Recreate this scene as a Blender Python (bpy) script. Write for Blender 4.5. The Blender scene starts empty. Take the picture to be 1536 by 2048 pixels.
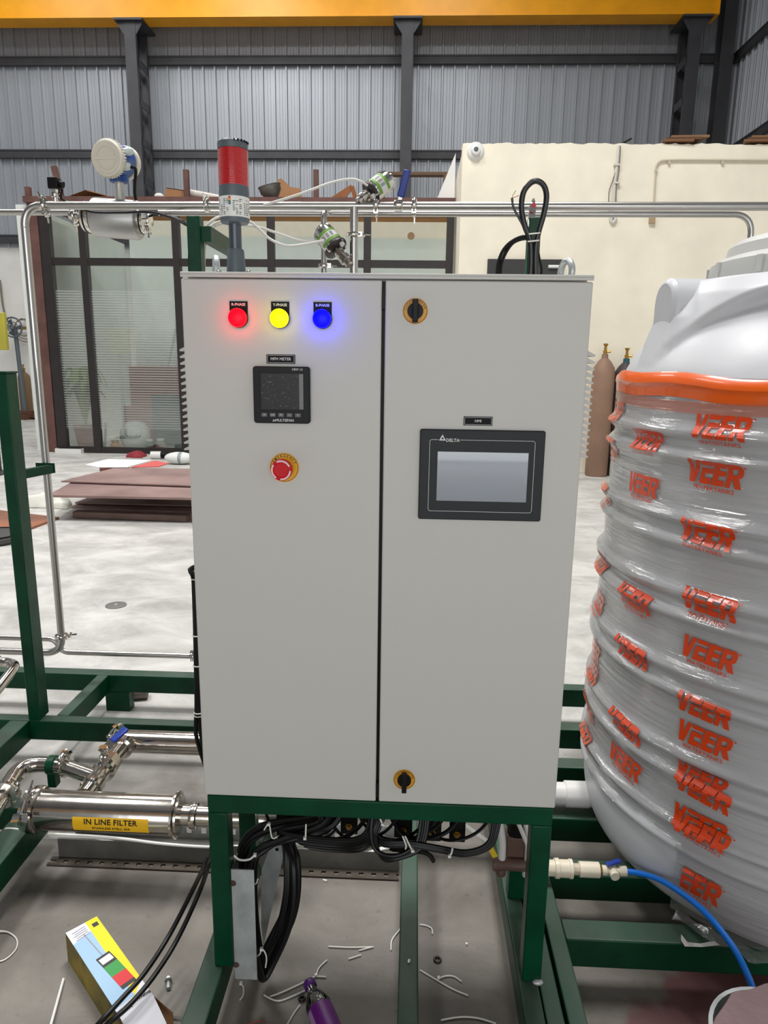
import bpy, bmesh, math, random
from mathutils import Vector, Matrix
random.seed(7)
sc = bpy.context.scene
COL = sc.collection

# ------------------------------------------------------------------ camera
CAM = Vector((0.0552, -1.2389, 1.4294))
RT = Vector((0.99894485, 0.04394875, 0.01332998))
UP = Vector((-0.02229319, 0.21026962, 0.97738923))
FW = Vector((-0.04015214, 0.9766551, -0.21102751))
FPX = 1400.0
cd = bpy.data.cameras.new('camera')
cd.sensor_fit = 'HORIZONTAL'; cd.sensor_width = 36.0; cd.lens = FPX / 1536 * 36
cd.clip_start = 0.02; cd.clip_end = 200
cam = bpy.data.objects.new('camera', cd); COL.objects.link(cam)
cam.matrix_world = Matrix(((RT.x, UP.x, -FW.x, CAM.x), (RT.y, UP.y, -FW.y, CAM.y), (RT.z, UP.z, -FW.z, CAM.z), (0, 0, 0, 1)))
sc.camera = cam

# ------------------------------------------------------------------ light and exposure
vs = sc.view_settings
vs.view_transform = 'Standard'; vs.look = 'None'; vs.exposure = 0.0; vs.gamma = 1.0; vs.use_curve_mapping = False
w = bpy.data.worlds.new('sky'); sc.world = w; w.use_nodes = True
w.node_tree.nodes['Background'].inputs[0].default_value = (0.93, 0.97, 1.0, 1)
w.node_tree.nodes['Background'].inputs[1].default_value = 1.0

def area(name, loc, sx, sy, power, rot=(0, 0, 0), col=(1, 1, 1)):
    l = bpy.data.lights.new(name, 'AREA'); l.shape = 'RECTANGLE'; l.size = sx; l.size_y = sy; l.energy = power; l.color = col
    o = bpy.data.objects.new(name, l); COL.objects.link(o); o.location = loc; o.rotation_euler = rot
    return o
# daylight through the translucent roof strips; unseen door behind camera added for frontal fill
for (lx, ly, lw, ll, pw) in ((-8.5, 2.0, 1.4, 3.2, 170), (-4.0, 2.0, 1.4, 3.2, 500), (0.5, 2.0, 1.4, 3.2, 680), (-8.5, 10.6, 1.4, 4.4, 230), (-4.0, 10.6, 1.4, 4.4, 330), (0.5, 10.6, 1.4, 4.4, 150)):
    area('skylight_strip_light', (lx, ly, 10.55), lw, ll, pw, col=(1, .99, .975))
area('door_fill_light', (0.5, -8.8, 2.0), 7.0, 3.9, 230, rot=(math.radians(90), 0, 0), col=(.96, .98, 1))

# ------------------------------------------------------------------ pixel helper (a pixel gives a direction, a plane gives the distance)
def ray(x, y):
    return RT * ((x - 768) / FPX) + UP * (-(y - 1024) / FPX) + FW
def P(x, y, ax, val):
    d = ray(x, y); i = 'xyz'.index(ax); t = (val - CAM[i]) / d[i]
    return CAM + d * t
def PY(x, y, Y): return P(x, y, 'y', Y)
def PZ(x, y, z): return P(x, y, 'z', z)

# ------------------------------------------------------------------ geometry helpers
def catmull(pts, n=5, closed=False):
    p = [Vector(q) for q in pts]
    if len(p) < 3: return p
    out = []; N = len(p); rng = N if closed else N - 1
    for i in range(rng):
        p1, p2 = p[i], p[(i + 1) % N]
        p0 = p[i - 1] if (i > 0 or closed) else p1 * 2 - p2
        p3 = p[(i + 2) % N] if (i + 2 < N or closed) else p2 * 2 - p1
        for k in range(n):
            t = k / n
            out.append(.5 * ((2 * p1) + (p2 - p0) * t + (2 * p0 - 5 * p1 + 4 * p2 - p3) * t * t + (3 * p1 - p0 - 3 * p2 + p3) * t ** 3))
    if not closed: out.append(p[-1])
    return out
def bend(pts, rad, n=6):
    """polyline with rounded corners, as bent pipe"""
    p = [Vector(q) for q in pts]; out = [p[0]]
    for i in range(1, len(p) - 1):
        a = (p[i - 1] - p[i]); b = (p[i + 1] - p[i])
        r = min(rad, a.length * .49, b.length * .49)
        A = p[i] + a.normalized() * r; B = p[i] + b.normalized() * r
        for k in range(n + 1):
            t = k / n
            out.append(A * (1 - t) ** 2 + p[i] * (2 * t * (1 - t)) * .86 + (A + B) * .5 * (2 * t * (1 - t)) * .14 + B * t * t)
    out.append(p[-1]); return out
def frame(d):
    d = Vector(d).normalized()
    a = Vector((0, 0, 1)) if abs(d.z) < .9 else Vector((0, 1, 0))
    u = a.cross(d).normalized(); return u, d.cross(u).normalized(), d

class G:
    def __init__(s): s.v = []; s.f = []
    def add(s, v, f):
        o = len(s.v); s.v += [Vector(q) for q in v]; s.f += [tuple(i + o for i in q) for q in f]; return s
    def box(s, x0, x1, y0, y1, z0, z1):
        return s.add([(x0, y0, z0), (x1, y0, z0), (x1, y1, z0), (x0, y1, z0), (x0, y0, z1), (x1, y0, z1), (x1, y1, z1), (x0, y1, z1)],
                     [(0, 3, 2, 1), (4, 5, 6, 7), (0, 1, 5, 4), (1, 2, 6, 5), (2, 3, 7, 6), (3, 0, 4, 7)])
    def obox(s, c, size, m=None):
        g = G().box(-size[0] / 2, size[0] / 2, -size[1] / 2, size[1] / 2, -size[2] / 2, size[2] / 2)
        m = (m or Matrix.Identity(3)); m = m.to_3x3()
        return s.add([Vector(c) + m @ q for q in g.v], g.f)
    def bar(s, a, b, wd, ht, up=(0, 0, 1)):
        """box beam from a to b (centre line); wd sideways, ht along up"""
        a, b = Vector(a), Vector(b); d = (b - a).normalized(); up = Vector(up)
        r = d.cross(up).normalized(); u = r.cross(d).normalized()
        vs_ = [q + r * (i * wd / 2) + u * (j * ht / 2) for q in (a, b) for i, j in ((-1, -1), (1, -1), (1, 1), (-1, 1))]
        return s.add(vs_, [(0, 1, 2, 3)[::-1], (4, 5, 6, 7)[::-1][::-1], (0, 4, 5, 1)[::-1], (1, 5, 6, 2)[::-1], (2, 6, 7, 3)[::-1], (3, 7, 4, 0)[::-1]])
    def cyl(s, a, b, r0, r1=None, n=16):
        return s.lathe([(r0, 0), (r0 if r1 is None else r1, (Vector(b) - Vector(a)).length)], a, Vector(b) - Vector(a), n)
    def lathe(s, prof, org, axis=(0, 0, 1), n=20, caps=True, ref=None):
        u, v, d = frame(axis); org = Vector(org)
        if ref is not None:
            u = (Vector(ref) - d * Vector(ref).dot(d)).normalized(); v = d.cross(u)
        vs_ = []; fs = []
        for r, t in prof:
            for k in range(n):
                a = 2 * math.pi * k / n
                vs_.append(org + d * t + (u * math.cos(a) + v * math.sin(a)) * r)
        for i in range(len(prof) - 1):
            for k in range(n):
                k2 = (k + 1) % n
                fs.append((i * n + k, i * n + k2, (i + 1) * n + k2, (i + 1) * n + k))
        if caps:
            fs.append(tuple(range(n))[::-1]); L = (len(prof) - 1) * n; fs.append(tuple(range(L, L + n)))
        return s.add(vs_, fs)
    def tube(s, pts, r, n=8, sm=0, closed=False, rs=None, caps=True):
        p = catmull(pts, sm, closed) if sm else [Vector(q) for q in pts]
        N = len(p); vs_ = []; fs = []
        t0 = (p[1] - p[0]).normalized(); u, v, _ = frame(t0)
        for i in range(N):
            if closed: t = (p[(i + 1) % N] - p[i - 1]).normalized()
            else: t = (p[min(i + 1, N - 1)] - p[max(i - 1, 0)]).normalized()
            u = (u - t * u.dot(t)); u = u.normalized() if u.length > 1e-6 else frame(t)[0]
            v = t.cross(u)
            rr = r if rs is None else rs[min(i, len(rs) - 1)]
            for k in range(n):
                a = 2 * math.pi * k / n; vs_.append(p[i] + (u * math.cos(a) + v * math.sin(a)) * rr)
        for i in range(N if closed else N - 1):
            j = (i + 1) % N
            for k in range(n):
                k2 = (k + 1) % n; fs.append((i * n + k, i * n + k2, j * n + k2, j * n + k))
        if not closed and caps:
            fs.append(tuple(range(n))[::-1]); L = (N - 1) * n; fs.append(tuple(range(L, L + n)))
        return s.add(vs_, fs)
    def torus(s, c, axis, R, r, n=24, m=8):
        u, v, d = frame(axis); c = Vector(c)
        return s.tube([c + (u * math.cos(2 * math.pi * k / n) + v * math.sin(2 * math.pi * k / n)) * R for k in range(n)], r, m, closed=True)
    def prism(s, poly, vec):
        p = [Vector(q) for q in poly]; n = len(p); vec = Vector(vec)
        return s.add(p + [q + vec for q in p], [tuple(range(n)), tuple(range(2 * n - 1, n - 1, -1))] + [(i, i + n, (i + 1) % n + n, (i + 1) % n) for i in range(n)])
    def sphere(s, c, r, n=12, m=8, sc3=(1, 1, 1)):
        prof = [(max(r * math.sin(math.pi * i / m), 1e-5), -r * math.cos(math.pi * i / m)) for i in range(m + 1)]
        g = G().lathe(prof, (0, 0, 0), (0, 0, 1), n)
        return s.add([Vector(c) + Vector((q.x * sc3[0], q.y * sc3[1], q.z * sc3[2])) for q in g.v], g.f)
    def text(s, txt, size, mat4, bold=0.0, spacing=1.0, align='CENTER', shear=0.0):
        cu = bpy.data.curves.new('txt', 'FONT'); cu.body = txt; cu.size = size; cu.align_x = align; cu.align_y = 'CENTER'
        cu.offset = bold; cu.space_character = spacing; cu.shear = shear; cu.resolution_u = 2
        ob = bpy.data.objects.new('txt', cu)
        me = bpy.data.meshes.new_from_object(ob)
        s.add([mat4 @ q.co for q in me.vertices], [tuple(p.vertices) for p in me.polygons])
        bpy.data.objects.remove(ob); bpy.data.curves.remove(cu); bpy.data.meshes.remove(me)
        return s
    def xf(s, m):
        s.v = [m @ q for q in s.v]; return s

ORG = {}
def build(name, g, mat, parent=None, smooth=35, bevel=0, label=None, cat=None, group=None, kind=None, org=None, fix=True):
    me = bpy.data.meshes.new(name)
    if parent is not None: o0 = ORG[parent]
    elif org is not None: o0 = Vector(org)
    else:
        xs = [q.x for q in g.v]; ys = [q.y for q in g.v]; zs = [q.z for q in g.v]
        o0 = Vector(((min(xs) + max(xs)) / 2, (min(ys) + max(ys)) / 2, min(zs)))
    me.from_pydata([tuple(q - o0) for q in g.v], [], g.f)
    if fix:
        bm = bmesh.new(); bm.from_mesh(me); bmesh.ops.recalc_face_normals(bm, faces=bm.faces); bm.to_mesh(me); bm.free()
    me.update()
    if smooth:
        me.shade_smooth(); me.set_sharp_from_angle(angle=math.radians(smooth))
    if mat: me.materials.append(mat)
    o = bpy.data.objects.new(name, me); COL.objects.link(o)
    ORG[o] = o0
    if parent is not None: o.parent = parent
    else: o.location = o0
    if bevel:
        m = o.modifiers.new('bevel', 'BEVEL'); m.width = bevel; m.segments = 2; m.limit_method = 'ANGLE'; m.angle_limit = math.radians(40)
    if label: o['label'] = label
    if cat: o['category'] = cat
    if group: o['group'] = group
    if kind: o['kind'] = kind
    return o
def thing(name, label, cat, loc, group=None, kind=None):
    o = bpy.data.objects.new(name, None); COL.objects.link(o); o.location = loc; o.empty_display_size = .05
    ORG[o] = Vector(loc)
    o['label'] = label; o['category'] = cat
    if group: o['group'] = group
    if kind: o['kind'] = kind
    return o
def struct(name, loc=(0, 0, 0)):
    o = bpy.data.objects.new(name, None); COL.objects.link(o); o.location = loc; o['kind'] = 'structure'; ORG[o] = Vector(loc); return o
def share(o, name, parent, loc, rot=(0, 0, 0)):
    c = o.copy(); c.name = name; COL.objects.link(c); c.parent = parent; c.location = loc; c.rotation_euler = rot; ORG[c] = ORG[o]; return c

# ------------------------------------------------------------------ materials
def lin(c):
    return tuple((x / 255 / 12.92) if x / 255 <= .04045 else ((x / 255 + .055) / 1.055) ** 2.4 for x in c) + (1,)
MATS = {}
def mat(name, col, rough=.5, metal=0.0, var=0.0, vscale=6.0, bump=0.0, bscale=60.0, spec=.5, coat=0.0, emis=0.0, col2=None, stretch=(1, 1, 1), aniso=0, alpha=1.0, trans=0.0, detail=5.0, lo=.35, hi=.65):
    if name in MATS: return MATS[name]
    m = bpy.data.materials.new(name); m.use_nodes = True; nt = m.node_tree; b = nt.nodes['Principled BSDF']
    c = lin(col); b.inputs['Base Color'].default_value = c
    b.inputs['Roughness'].default_value = rough; b.inputs['Metallic'].default_value = metal
    b.inputs['Specular IOR Level'].default_value = spec; b.inputs['Coat Weight'].default_value = coat
    b.inputs['Alpha'].default_value = alpha; b.inputs['Transmission Weight'].default_value = trans
    b.inputs['Anisotropic'].default_value = aniso
    if emis:
        b.inputs['Emission Color'].default_value = c; b.inputs['Emission Strength'].default_value = emis
    if var or bump:
        tc = nt.nodes.new('ShaderNodeTexCoord'); mp = nt.nodes.new('ShaderNodeMapping'); mp.inputs['Scale'].default_value = stretch
        nt.links.new(tc.outputs['Object'], mp.inputs['Vector'])
    if var:
        n = nt.nodes.new('ShaderNodeTexNoise'); n.inputs['Scale'].default_value = vscale; n.inputs['Detail'].default_value = detail
        nt.links.new(mp.outputs[0], n.inputs['Vector'])
        r = nt.nodes.new('ShaderNodeValToRGB'); r.color_ramp.elements[0].position = lo; r.color_ramp.elements[1].position = hi
        c2 = lin(col2) if col2 else tuple(x * (1 - var) for x in c[:3]) + (1,)
        r.color_ramp.elements[0].color = c2; r.color_ramp.elements[1].color = c
        nt.links.new(n.outputs['Fac'], r.inputs['Fac']); nt.links.new(r.outputs['Color'], b.inputs['Base Color'])
    if bump:
        n2 = nt.nodes.new('ShaderNodeTexNoise'); n2.inputs['Scale'].default_value = bscale; n2.inputs['Detail'].default_value = 4
        nt.links.new(mp.outputs[0], n2.inputs['Vector'])
        bp = nt.nodes.new('ShaderNodeBump'); bp.inputs['Strength'].default_value = bump; bp.inputs['Distance'].default_value = .02
        nt.links.new(n2.outputs['Fac'], bp.inputs['Height']); nt.links.new(bp.outputs['Normal'], b.inputs['Normal'])
    MATS[name] = m; return m

m_green = mat('green_enamel', (2, 66, 42), .36, var=.35, vscale=9, bump=.05, bscale=30, spec=.22)
m_greend = mat('green_enamel_dusty', (2, 66, 42), .4, var=.35, vscale=9, bump=.05, bscale=40, spec=.22)
def dust_tops(m, dust, amt):
    # dust lies only on upward faces, in patches
    nt = m.node_tree; N = nt.nodes; L = nt.links; b = N['Principled BSDF']; src = b.inputs['Base Color'].links[0].from_socket
    ge = N.new('ShaderNodeNewGeometry'); sx = N.new('ShaderNodeSeparateXYZ'); L.new(ge.outputs['True Normal'], sx.inputs[0])
    tc = N.new('ShaderNodeTexCoord'); n = N.new('ShaderNodeTexNoise'); n.inputs['Scale'].default_value = 6; n.inputs['Detail'].default_value = 6; L.new(tc.outputs['Object'], n.inputs['Vector'])
    r = N.new('ShaderNodeMapRange'); r.inputs[1].default_value = .3; r.inputs[2].default_value = .7; r.inputs[3].default_value = amt * .45; r.inputs[4].default_value = amt; L.new(n.outputs['Fac'], r.inputs[0])
    gt = N.new('ShaderNodeMath'); gt.operation = 'GREATER_THAN'; gt.inputs[1].default_value = .8; L.new(sx.outputs['Z'], gt.inputs[0])
    mu = N.new('ShaderNodeMath'); mu.operation = 'MULTIPLY'; L.new(gt.outputs[0], mu.inputs[0]); L.new(r.outputs[0], mu.inputs[1])
    mx = N.new('ShaderNodeMix'); mx.data_type = 'RGBA'; L.new(mu.outputs[0], mx.inputs[0]); L.new(src, mx.inputs[6]); mx.inputs[7].default_value = lin(dust); L.new(mx.outputs[2], b.inputs['Base Color'])
dust_tops(m_greend, (96, 106, 98), .6)
m_steel = mat('polished_stainless', (196, 190, 182), .16, 1.0, var=.12, vscale=30, bump=.02, bscale=25)
m_steelb = mat('brushed_stainless', (186, 184, 180), .3, 1.0, var=.1, vscale=20, bump=.03, bscale=120, stretch=(1, 12, 12))
m_chrome = mat('bright_stainless', (215, 212, 206), .1, 1.0)
m_galv = mat('galvanised_zinc', (196, 202, 202), .4, .45, var=.3, vscale=22, bump=.05, bscale=30)
m_galvd = mat('dull_galvanised', (120, 118, 112), .55, .6, var=.35, vscale=10)
m_black = mat('black_plastic', (13, 13, 14), .45, spec=.2)
m_cable = mat('black_cable_jacket', (12, 12, 13), .42, spec=.3)
m_conduit = mat('black_ribbed_conduit', (12, 12, 13), .35)
m_white = mat('white_plastic', (226, 226, 222), .4)
m_wcable = mat('white_tube', (222, 221, 214), .35)
m_tie = mat('nylon_tie', (224, 222, 214), .45)
m_pvc = mat('cream_pvc', (222, 212, 190), .38, var=.12, vscale=14)
m_pvcw = mat('white_pvc', (224, 222, 220), .35, var=.06, vscale=12)
m_blueh = mat('blue_lever_sleeve', (8, 46, 140), .38)
m_hose = mat('blue_hose', (14, 112, 214), .3)
m_greyd = mat('dark_grey_plastic', (84, 94, 100), .42)
m_print_w = mat('white_print', (214, 214, 212), .6)
m_print_k = mat('black_print', (14, 12, 10), .6)
# ================================================================== setting
def floor_material():
    m = bpy.data.materials.new('trowelled_concrete'); m.use_nodes = True; nt = m.node_tree; N = nt.nodes; L = nt.links; b = N['Principled BSDF']
    tc = N.new('ShaderNodeTexCoord')
    mp = N.new('ShaderNodeMapping'); mp.inputs['Scale'].default_value = (1, 1.35, 1); L.new(tc.outputs['Object'], mp.inputs[0])
    n1 = N.new('ShaderNodeTexNoise'); n1.inputs['Scale'].default_value = 2.6; n1.inputs['Detail'].default_value = 11; n1.inputs['Roughness'].default_value = .66; n1.inputs['Distortion'].default_value = .5; L.new(mp.outputs[0], n1.inputs['Vector'])
    r1 = N.new('ShaderNodeValToRGB'); r1.color_ramp.elements[0].position = .3; r1.color_ramp.elements[0].color = lin((158, 156, 151)); r1.color_ramp.elements[1].position = .66; r1.color_ramp.elements[1].color = lin((212, 210, 205))
    L.new(n1.outputs['Fac'], r1.inputs[0])
    n2 = N.new('ShaderNodeTexNoise'); n2.inputs['Scale'].default_value = 55; n2.inputs['Detail'].default_value = 3; L.new(tc.outputs['Object'], n2.inputs['Vector'])
    r2 = N.new('ShaderNodeValToRGB'); r2.color_ramp.elements[0].position = .27; r2.color_ramp.elements[0].color = (.55, .55, .55, 1); r2.color_ramp.elements[1].position = .36; r2.color_ramp.elements[1].color = (1, 1, 1, 1)
    L.new(n2.outputs['Fac'], r2.inputs[0])
    mx = N.new('ShaderNodeMix'); mx.data_type = 'RGBA'; mx.blend_type = 'MULTIPLY'; mx.inputs[0].default_value = .5; L.new(r1.outputs[0], mx.inputs[6]); L.new(r2.outputs[0], mx.inputs[7])
    # grime round the skid plus shade painted into the colour, ragged edge
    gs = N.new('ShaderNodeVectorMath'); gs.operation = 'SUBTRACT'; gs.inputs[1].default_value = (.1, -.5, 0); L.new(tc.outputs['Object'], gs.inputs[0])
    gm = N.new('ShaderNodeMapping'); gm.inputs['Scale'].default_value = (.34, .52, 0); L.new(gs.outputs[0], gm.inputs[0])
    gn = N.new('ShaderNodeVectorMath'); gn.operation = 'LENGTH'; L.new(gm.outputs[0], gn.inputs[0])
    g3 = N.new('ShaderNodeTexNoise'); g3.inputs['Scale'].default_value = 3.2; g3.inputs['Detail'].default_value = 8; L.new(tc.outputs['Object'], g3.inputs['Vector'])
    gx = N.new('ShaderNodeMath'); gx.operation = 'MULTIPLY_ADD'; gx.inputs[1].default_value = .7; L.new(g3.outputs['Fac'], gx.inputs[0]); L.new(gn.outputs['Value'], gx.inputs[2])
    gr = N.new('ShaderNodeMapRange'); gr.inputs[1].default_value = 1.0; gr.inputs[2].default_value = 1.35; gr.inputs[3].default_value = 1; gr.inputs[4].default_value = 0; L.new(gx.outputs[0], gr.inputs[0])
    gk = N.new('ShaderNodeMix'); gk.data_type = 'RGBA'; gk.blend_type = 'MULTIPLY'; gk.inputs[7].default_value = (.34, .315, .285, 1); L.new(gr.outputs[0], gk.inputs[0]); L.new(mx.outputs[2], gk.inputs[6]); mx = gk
    # red oxide paint spilled beside the tank skid: its own ragged shape on the slab
    sp = N.new('ShaderNodeVectorMath'); sp.operation = 'SUBTRACT'; sp.inputs[1].default_value = (0.98, 0.0, 0); L.new(tc.outputs['Object'], sp.inputs[0])
    ms = N.new('ShaderNodeMapping'); ms.inputs['Scale'].default_value = (1.9, 2.6, 0); L.new(sp.outputs[0], ms.inputs[0])
    ln = N.new('ShaderNodeVectorMath'); ln.operation = 'LENGTH'; L.new(ms.outputs[0], ln.inputs[0])
    n3 = N.new('ShaderNodeTexNoise'); n3.inputs['Scale'].default_value = 5; n3.inputs['Detail'].default_value = 6; L.new(tc.outputs['Object'], n3.inputs['Vector'])
    ma = N.new('ShaderNodeMath'); ma.operation = 'MULTIPLY_ADD'; ma.inputs[1].default_value = 1.1; L.new(n3.outputs['Fac'], ma.inputs[0]); L.new(ln.outputs['Value'], ma.inputs[2])
    r3 = N.new('ShaderNodeValToRGB'); r3.color_ramp.elements[0].position = .62; r3.color_ramp.elements[0].color = (1, 1, 1, 1); r3.color_ramp.elements[1].position = .66; r3.color_ramp.elements[1].color = (0, 0, 0, 1)
    dv = N.new('ShaderNodeMath'); dv.operation = 'DIVIDE'; dv.inputs[1].default_value = 2.1; L.new(ma.outputs[0], dv.inputs[0]); L.new(dv.outputs[0], r3.inputs[0])
    mr = N.new('ShaderNodeMix'); mr.data_type = 'RGBA'; mr.inputs[7].default_value = lin((112, 78, 76)); L.new(r3.outputs[0], mr.inputs[0]); L.new(mx.outputs[2], mr.inputs[6])
    L.new(mr.outputs[2], b.inputs['Base Color']); b.inputs['Roughness'].default_value = .55
    bp = N.new('ShaderNodeBump'); bp.inputs['Strength'].default_value = .25; bp.inputs['Distance'].default_value = .02; L.new(n1.outputs['Fac'], bp.inputs['Height']); L.new(bp.outputs['Normal'], b.inputs['Normal'])
    return m
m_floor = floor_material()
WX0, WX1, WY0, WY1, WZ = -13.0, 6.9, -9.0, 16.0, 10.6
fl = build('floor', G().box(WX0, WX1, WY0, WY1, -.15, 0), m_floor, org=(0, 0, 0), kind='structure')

m_plaster = mat('cream_limewash', (244, 236, 216), .85, var=.1, vscale=2.2, bump=.12, bscale=9, detail=8)
m_plasterw = mat('white_limewash', (226, 224, 218), .85, var=.1, vscale=1.6, bump=.1, bscale=8)
m_clad = mat('galvalume_cladding', (168, 172, 178), .45, .35, var=.16, vscale=1.2, stretch=(1, 1, .25))
m_dsteel = mat('dark_grey_structural_paint', (62, 62, 66), .55, var=.25, vscale=3)
m_yellow = mat('crane_yellow_paint', (246, 168, 2), .42, var=.12, vscale=2.5)
m_rust = mat('red_oxide_steel', (108, 74, 66), .7, var=.35, vscale=5)
m_alu = mat('bronze_aluminium', (44, 38, 38), .45, var=.2, vscale=6)

# profiled sheets, four ribs to a sheet, every sheet a piece of its wall
SHW, RIB = 1.07, 1.07 / 4
def sheet_geo(z0, z1):
    prof = []
    for k in range(4):
        x = k * RIB
        prof += [(x, 0), (x + .014, -.05), (x + .046, -.05), (x + .06, 0), (x + .125, 0), (x + .13, -.008), (x + .14, -.008), (x + .145, 0), (x + .19, 0), (x + .195, -.008), (x + .205, -.008), (x + .21, 0)]
    prof.append((SHW, 0))
    n = len(prof); v = [(x, y, z) for z in (z0, z1) for x, y in prof]; f = [(i, i + 1, n + i + 1, n + i) for i in range(n - 1)]
    g = G(); g.add(v, f); return g
MB = 4.0   # masonry height
wr = build('wall_rear', G().box(WX0, WX1, WY1, WY1 + .25, 0, MB), m_plasterw, org=(0, 0, 0), kind='structure')
proto = build('cladding_sheet', sheet_geo(MB - .05, WZ), m_clad, wr, smooth=0, fix=False)
k = 0
for i in range(int((WX1 - WX0) / SHW) + 1):
    x = WX1 - (i + 1) * SHW
    if i == 0: proto.location = (x, WY1 - .02, 0)
    else: share(proto, 'cladding_sheet', wr, (x, WY1 - .02, 0))
wrt = build('wall_right', G().box(WX1, WX1 + .25, WY0, WY1, 0, MB), m_plasterw, org=(0, 0, 0), kind='structure')
for i in range(20):
    share(proto, 'cladding_sheet', wrt, (WX1 - .02, WY1 - i * SHW, 0), (0, 0, -math.pi / 2))
build('wall_left', G().box(WX0 - .25, WX0, WY0, WY1, 0, WZ), m_clad, org=(0, 0, 0), kind='structure')
gf = G()
gf.box(WX0, -3.0, WY0 - .25, WY0, 0, WZ); gf.box(4.0, WX1, WY0 - .25, WY0, 0, WZ); gf.box(-3.0, 4.0, WY0 - .25, WY0, 4.0, WZ)
build('wall_front', gf, m_clad, org=(0, 0, 0), kind='structure')
gc = G()
edges = [WX0, -9.2, -7.8, -4.7, -3.3, -.2, 1.2, WX1]
for a in range(0, len(edges), 2):
    gc.box(edges[a], edges[a + 1], WY0, WY1, WZ, WZ + .05)
for a in range(1, len(edges) - 1, 2):
    gc.box(edges[a], edges[a + 1], WY0, .3, WZ, WZ + .05); gc.box(edges[a], edges[a + 1], 3.7, 8.3, WZ, WZ + .05); gc.box(edges[a], edges[a + 1], 12.9, WY1, WZ, WZ + .05)
build('ceiling', gc, m_clad, org=(0, 0, 0), kind='structure')

# girts on the rear and right walls
def girt(name, a, b, ht=.17):
    up = (0, 0, 1); g = G().bar(a, b, .08, ht, up)
    return g
for n, (z, lab) in enumerate(((7.9, 'upper'), (5.98, 'middle'), (4.13, 'lower'))):
    t = thing('wall_girt', 'dark steel girt across the rear cladding, the %s of three rows' % lab, 'steel girt', (0, WY1 - .12, z), 'girts of the shed walls')
    g = G().box(WX0, WX1 - .05, WY1 - .135, WY1 - .06, z - .09, z + .09); build('web', g, m_dsteel, t)
    g = G().box(WX0, WX1 - .05, WY1 - .15, WY1 - .135, z - .09, z - .06).box(WX0, WX1 - .05, WY1 - .15, WY1 - .135, z + .06, z + .09); build('lip', g, m_dsteel, t)
for z, lab in ((7.9, 'upper'), (5.98, 'lower')):
    t = thing('wall_girt', 'dark steel girt receding along the right-hand cladding, the %s one' % lab, 'steel girt', (WX1 - .1, 8, z), 'girts of the shed walls')
    build('web', G().box(WX1 - .135, WX1 - .06, -2, WY1 - .15, z - .09, z + .09), m_dsteel, t)
    build('lip', G().box(WX1 - .15, WX1 - .135, -2, WY1 - .15, z - .09, z - .06).box(WX1 - .15, WX1 - .135, -2, WY1 - .15, z + .06, z + .09), m_dsteel, t)

# battened crane columns
CT = 8.33
def column(x, lab):
    t = thing('crane_column', lab, 'steel column', (x, 15.4, 0), 'battened crane columns at the rear wall')
    y0, y1 = 15.05, 15.75
    build('front_channel', G().box(x - .12, x + .12, y0, y0 + .014, 0, CT).box(x - .12, x - .106, y0 + .014, y0 + .1, 0, CT).box(x + .106, x + .12, y0 + .014, y0 + .1, 0, CT), m_dsteel, t)
    build('rear_channel', G().box(x - .12, x + .12, y1 - .014, y1, 0, CT).box(x - .12, x - .106, y1 - .1, y1 - .014, 0, CT).box(x + .106, x + .12, y1 - .1, y1 - .014, 0, CT), m_dsteel, t)
    b0 = None; z = .5
    while z < CT - .3:
        for s in (-1, 1):
            if b0 is None:
                b0 = build('batten_plate', G().box(x - .006, x + .006, y0 + .06, y1 - .06, 0, .16), m_dsteel, t); b0.location = (s * .114, 0, z)
            else:
                share(b0, 'batten_plate', t, (s * .114, 0, z))
        z += .78
    build('cap_plate', G().box(x - .3, x + .3, y0 - .08, y1 + .02, CT, CT + .04), m_dsteel, t)
    for s in (-1, 1):
        build('gusset', G().prism([(x + s * .12, y0 + .01, CT), (x + s * .27, y0 + .01, CT), (x + s * .26, y0 + .01, CT - .05), (x + s * .12, y0 + .01, CT - .26)], (0, .02, 0)), m_dsteel, t)
column(PY(264, 150, 15.05).x, 'dark battened steel column behind the flow meter, left of three')
column(PY(814, 150, 15.05).x, 'dark battened steel column behind the blue valve lever, middle of three')
column(PY(1384, 150, 15.05).x, 'dark battened steel column above the cream wall, right of three')
t = thing('corner_column', 'slim dark steel corner column where the two clad walls meet', 'steel column', (6.45, 15.6, 0))
build('flange', G().box(6.33, 6.6, 15.5, 15.515, 0, WZ).box(6.33, 6.6, 15.8, 15.815, 0, WZ), m_dsteel, t)
build('web', G().box(6.455, 6.47, 15.515, 15.8, 0, WZ), m_dsteel, t)
def girder(y, x0, x1, z0, lab, nm='crane_girder'):
    t = thing(nm, lab, 'crane girder', ((x0 + x1) / 2, y, z0))
    build('bottom_flange', G().box(x0, x1, y - .22, y + .22, z0, z0 + .03), m_yellow, t)
    build('web', G().box(x0, x1, y - .16, y - .145, z0 + .03, z0 + .7).box(x0, x1, y + .145, y + .16, z0 + .03, z0 + .7), m_yellow, t)
    build('top_flange', G().box(x0, x1, y - .24, y + .24, z0 + .7, z0 + .73), m_yellow, t)
    build('end_plate', G().box(x1, x1 + .02, y - .2, y + .2, z0, z0 + .73), m_yellow, t)
    build('rail', G().box(x0, x1, y - .03, y + .03, z0 + .73, z0 + .79), m_dsteel, t)
girder(15.2, WX0, 6.02, CT + .04, 'long yellow crane girder across the top, resting on the dark columns')
girder(-8.5, WX0, 6.4, 6.0, 'yellow crane girder on the near side, seen mirrored in the office panes', 'mirrored_girder')

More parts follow.
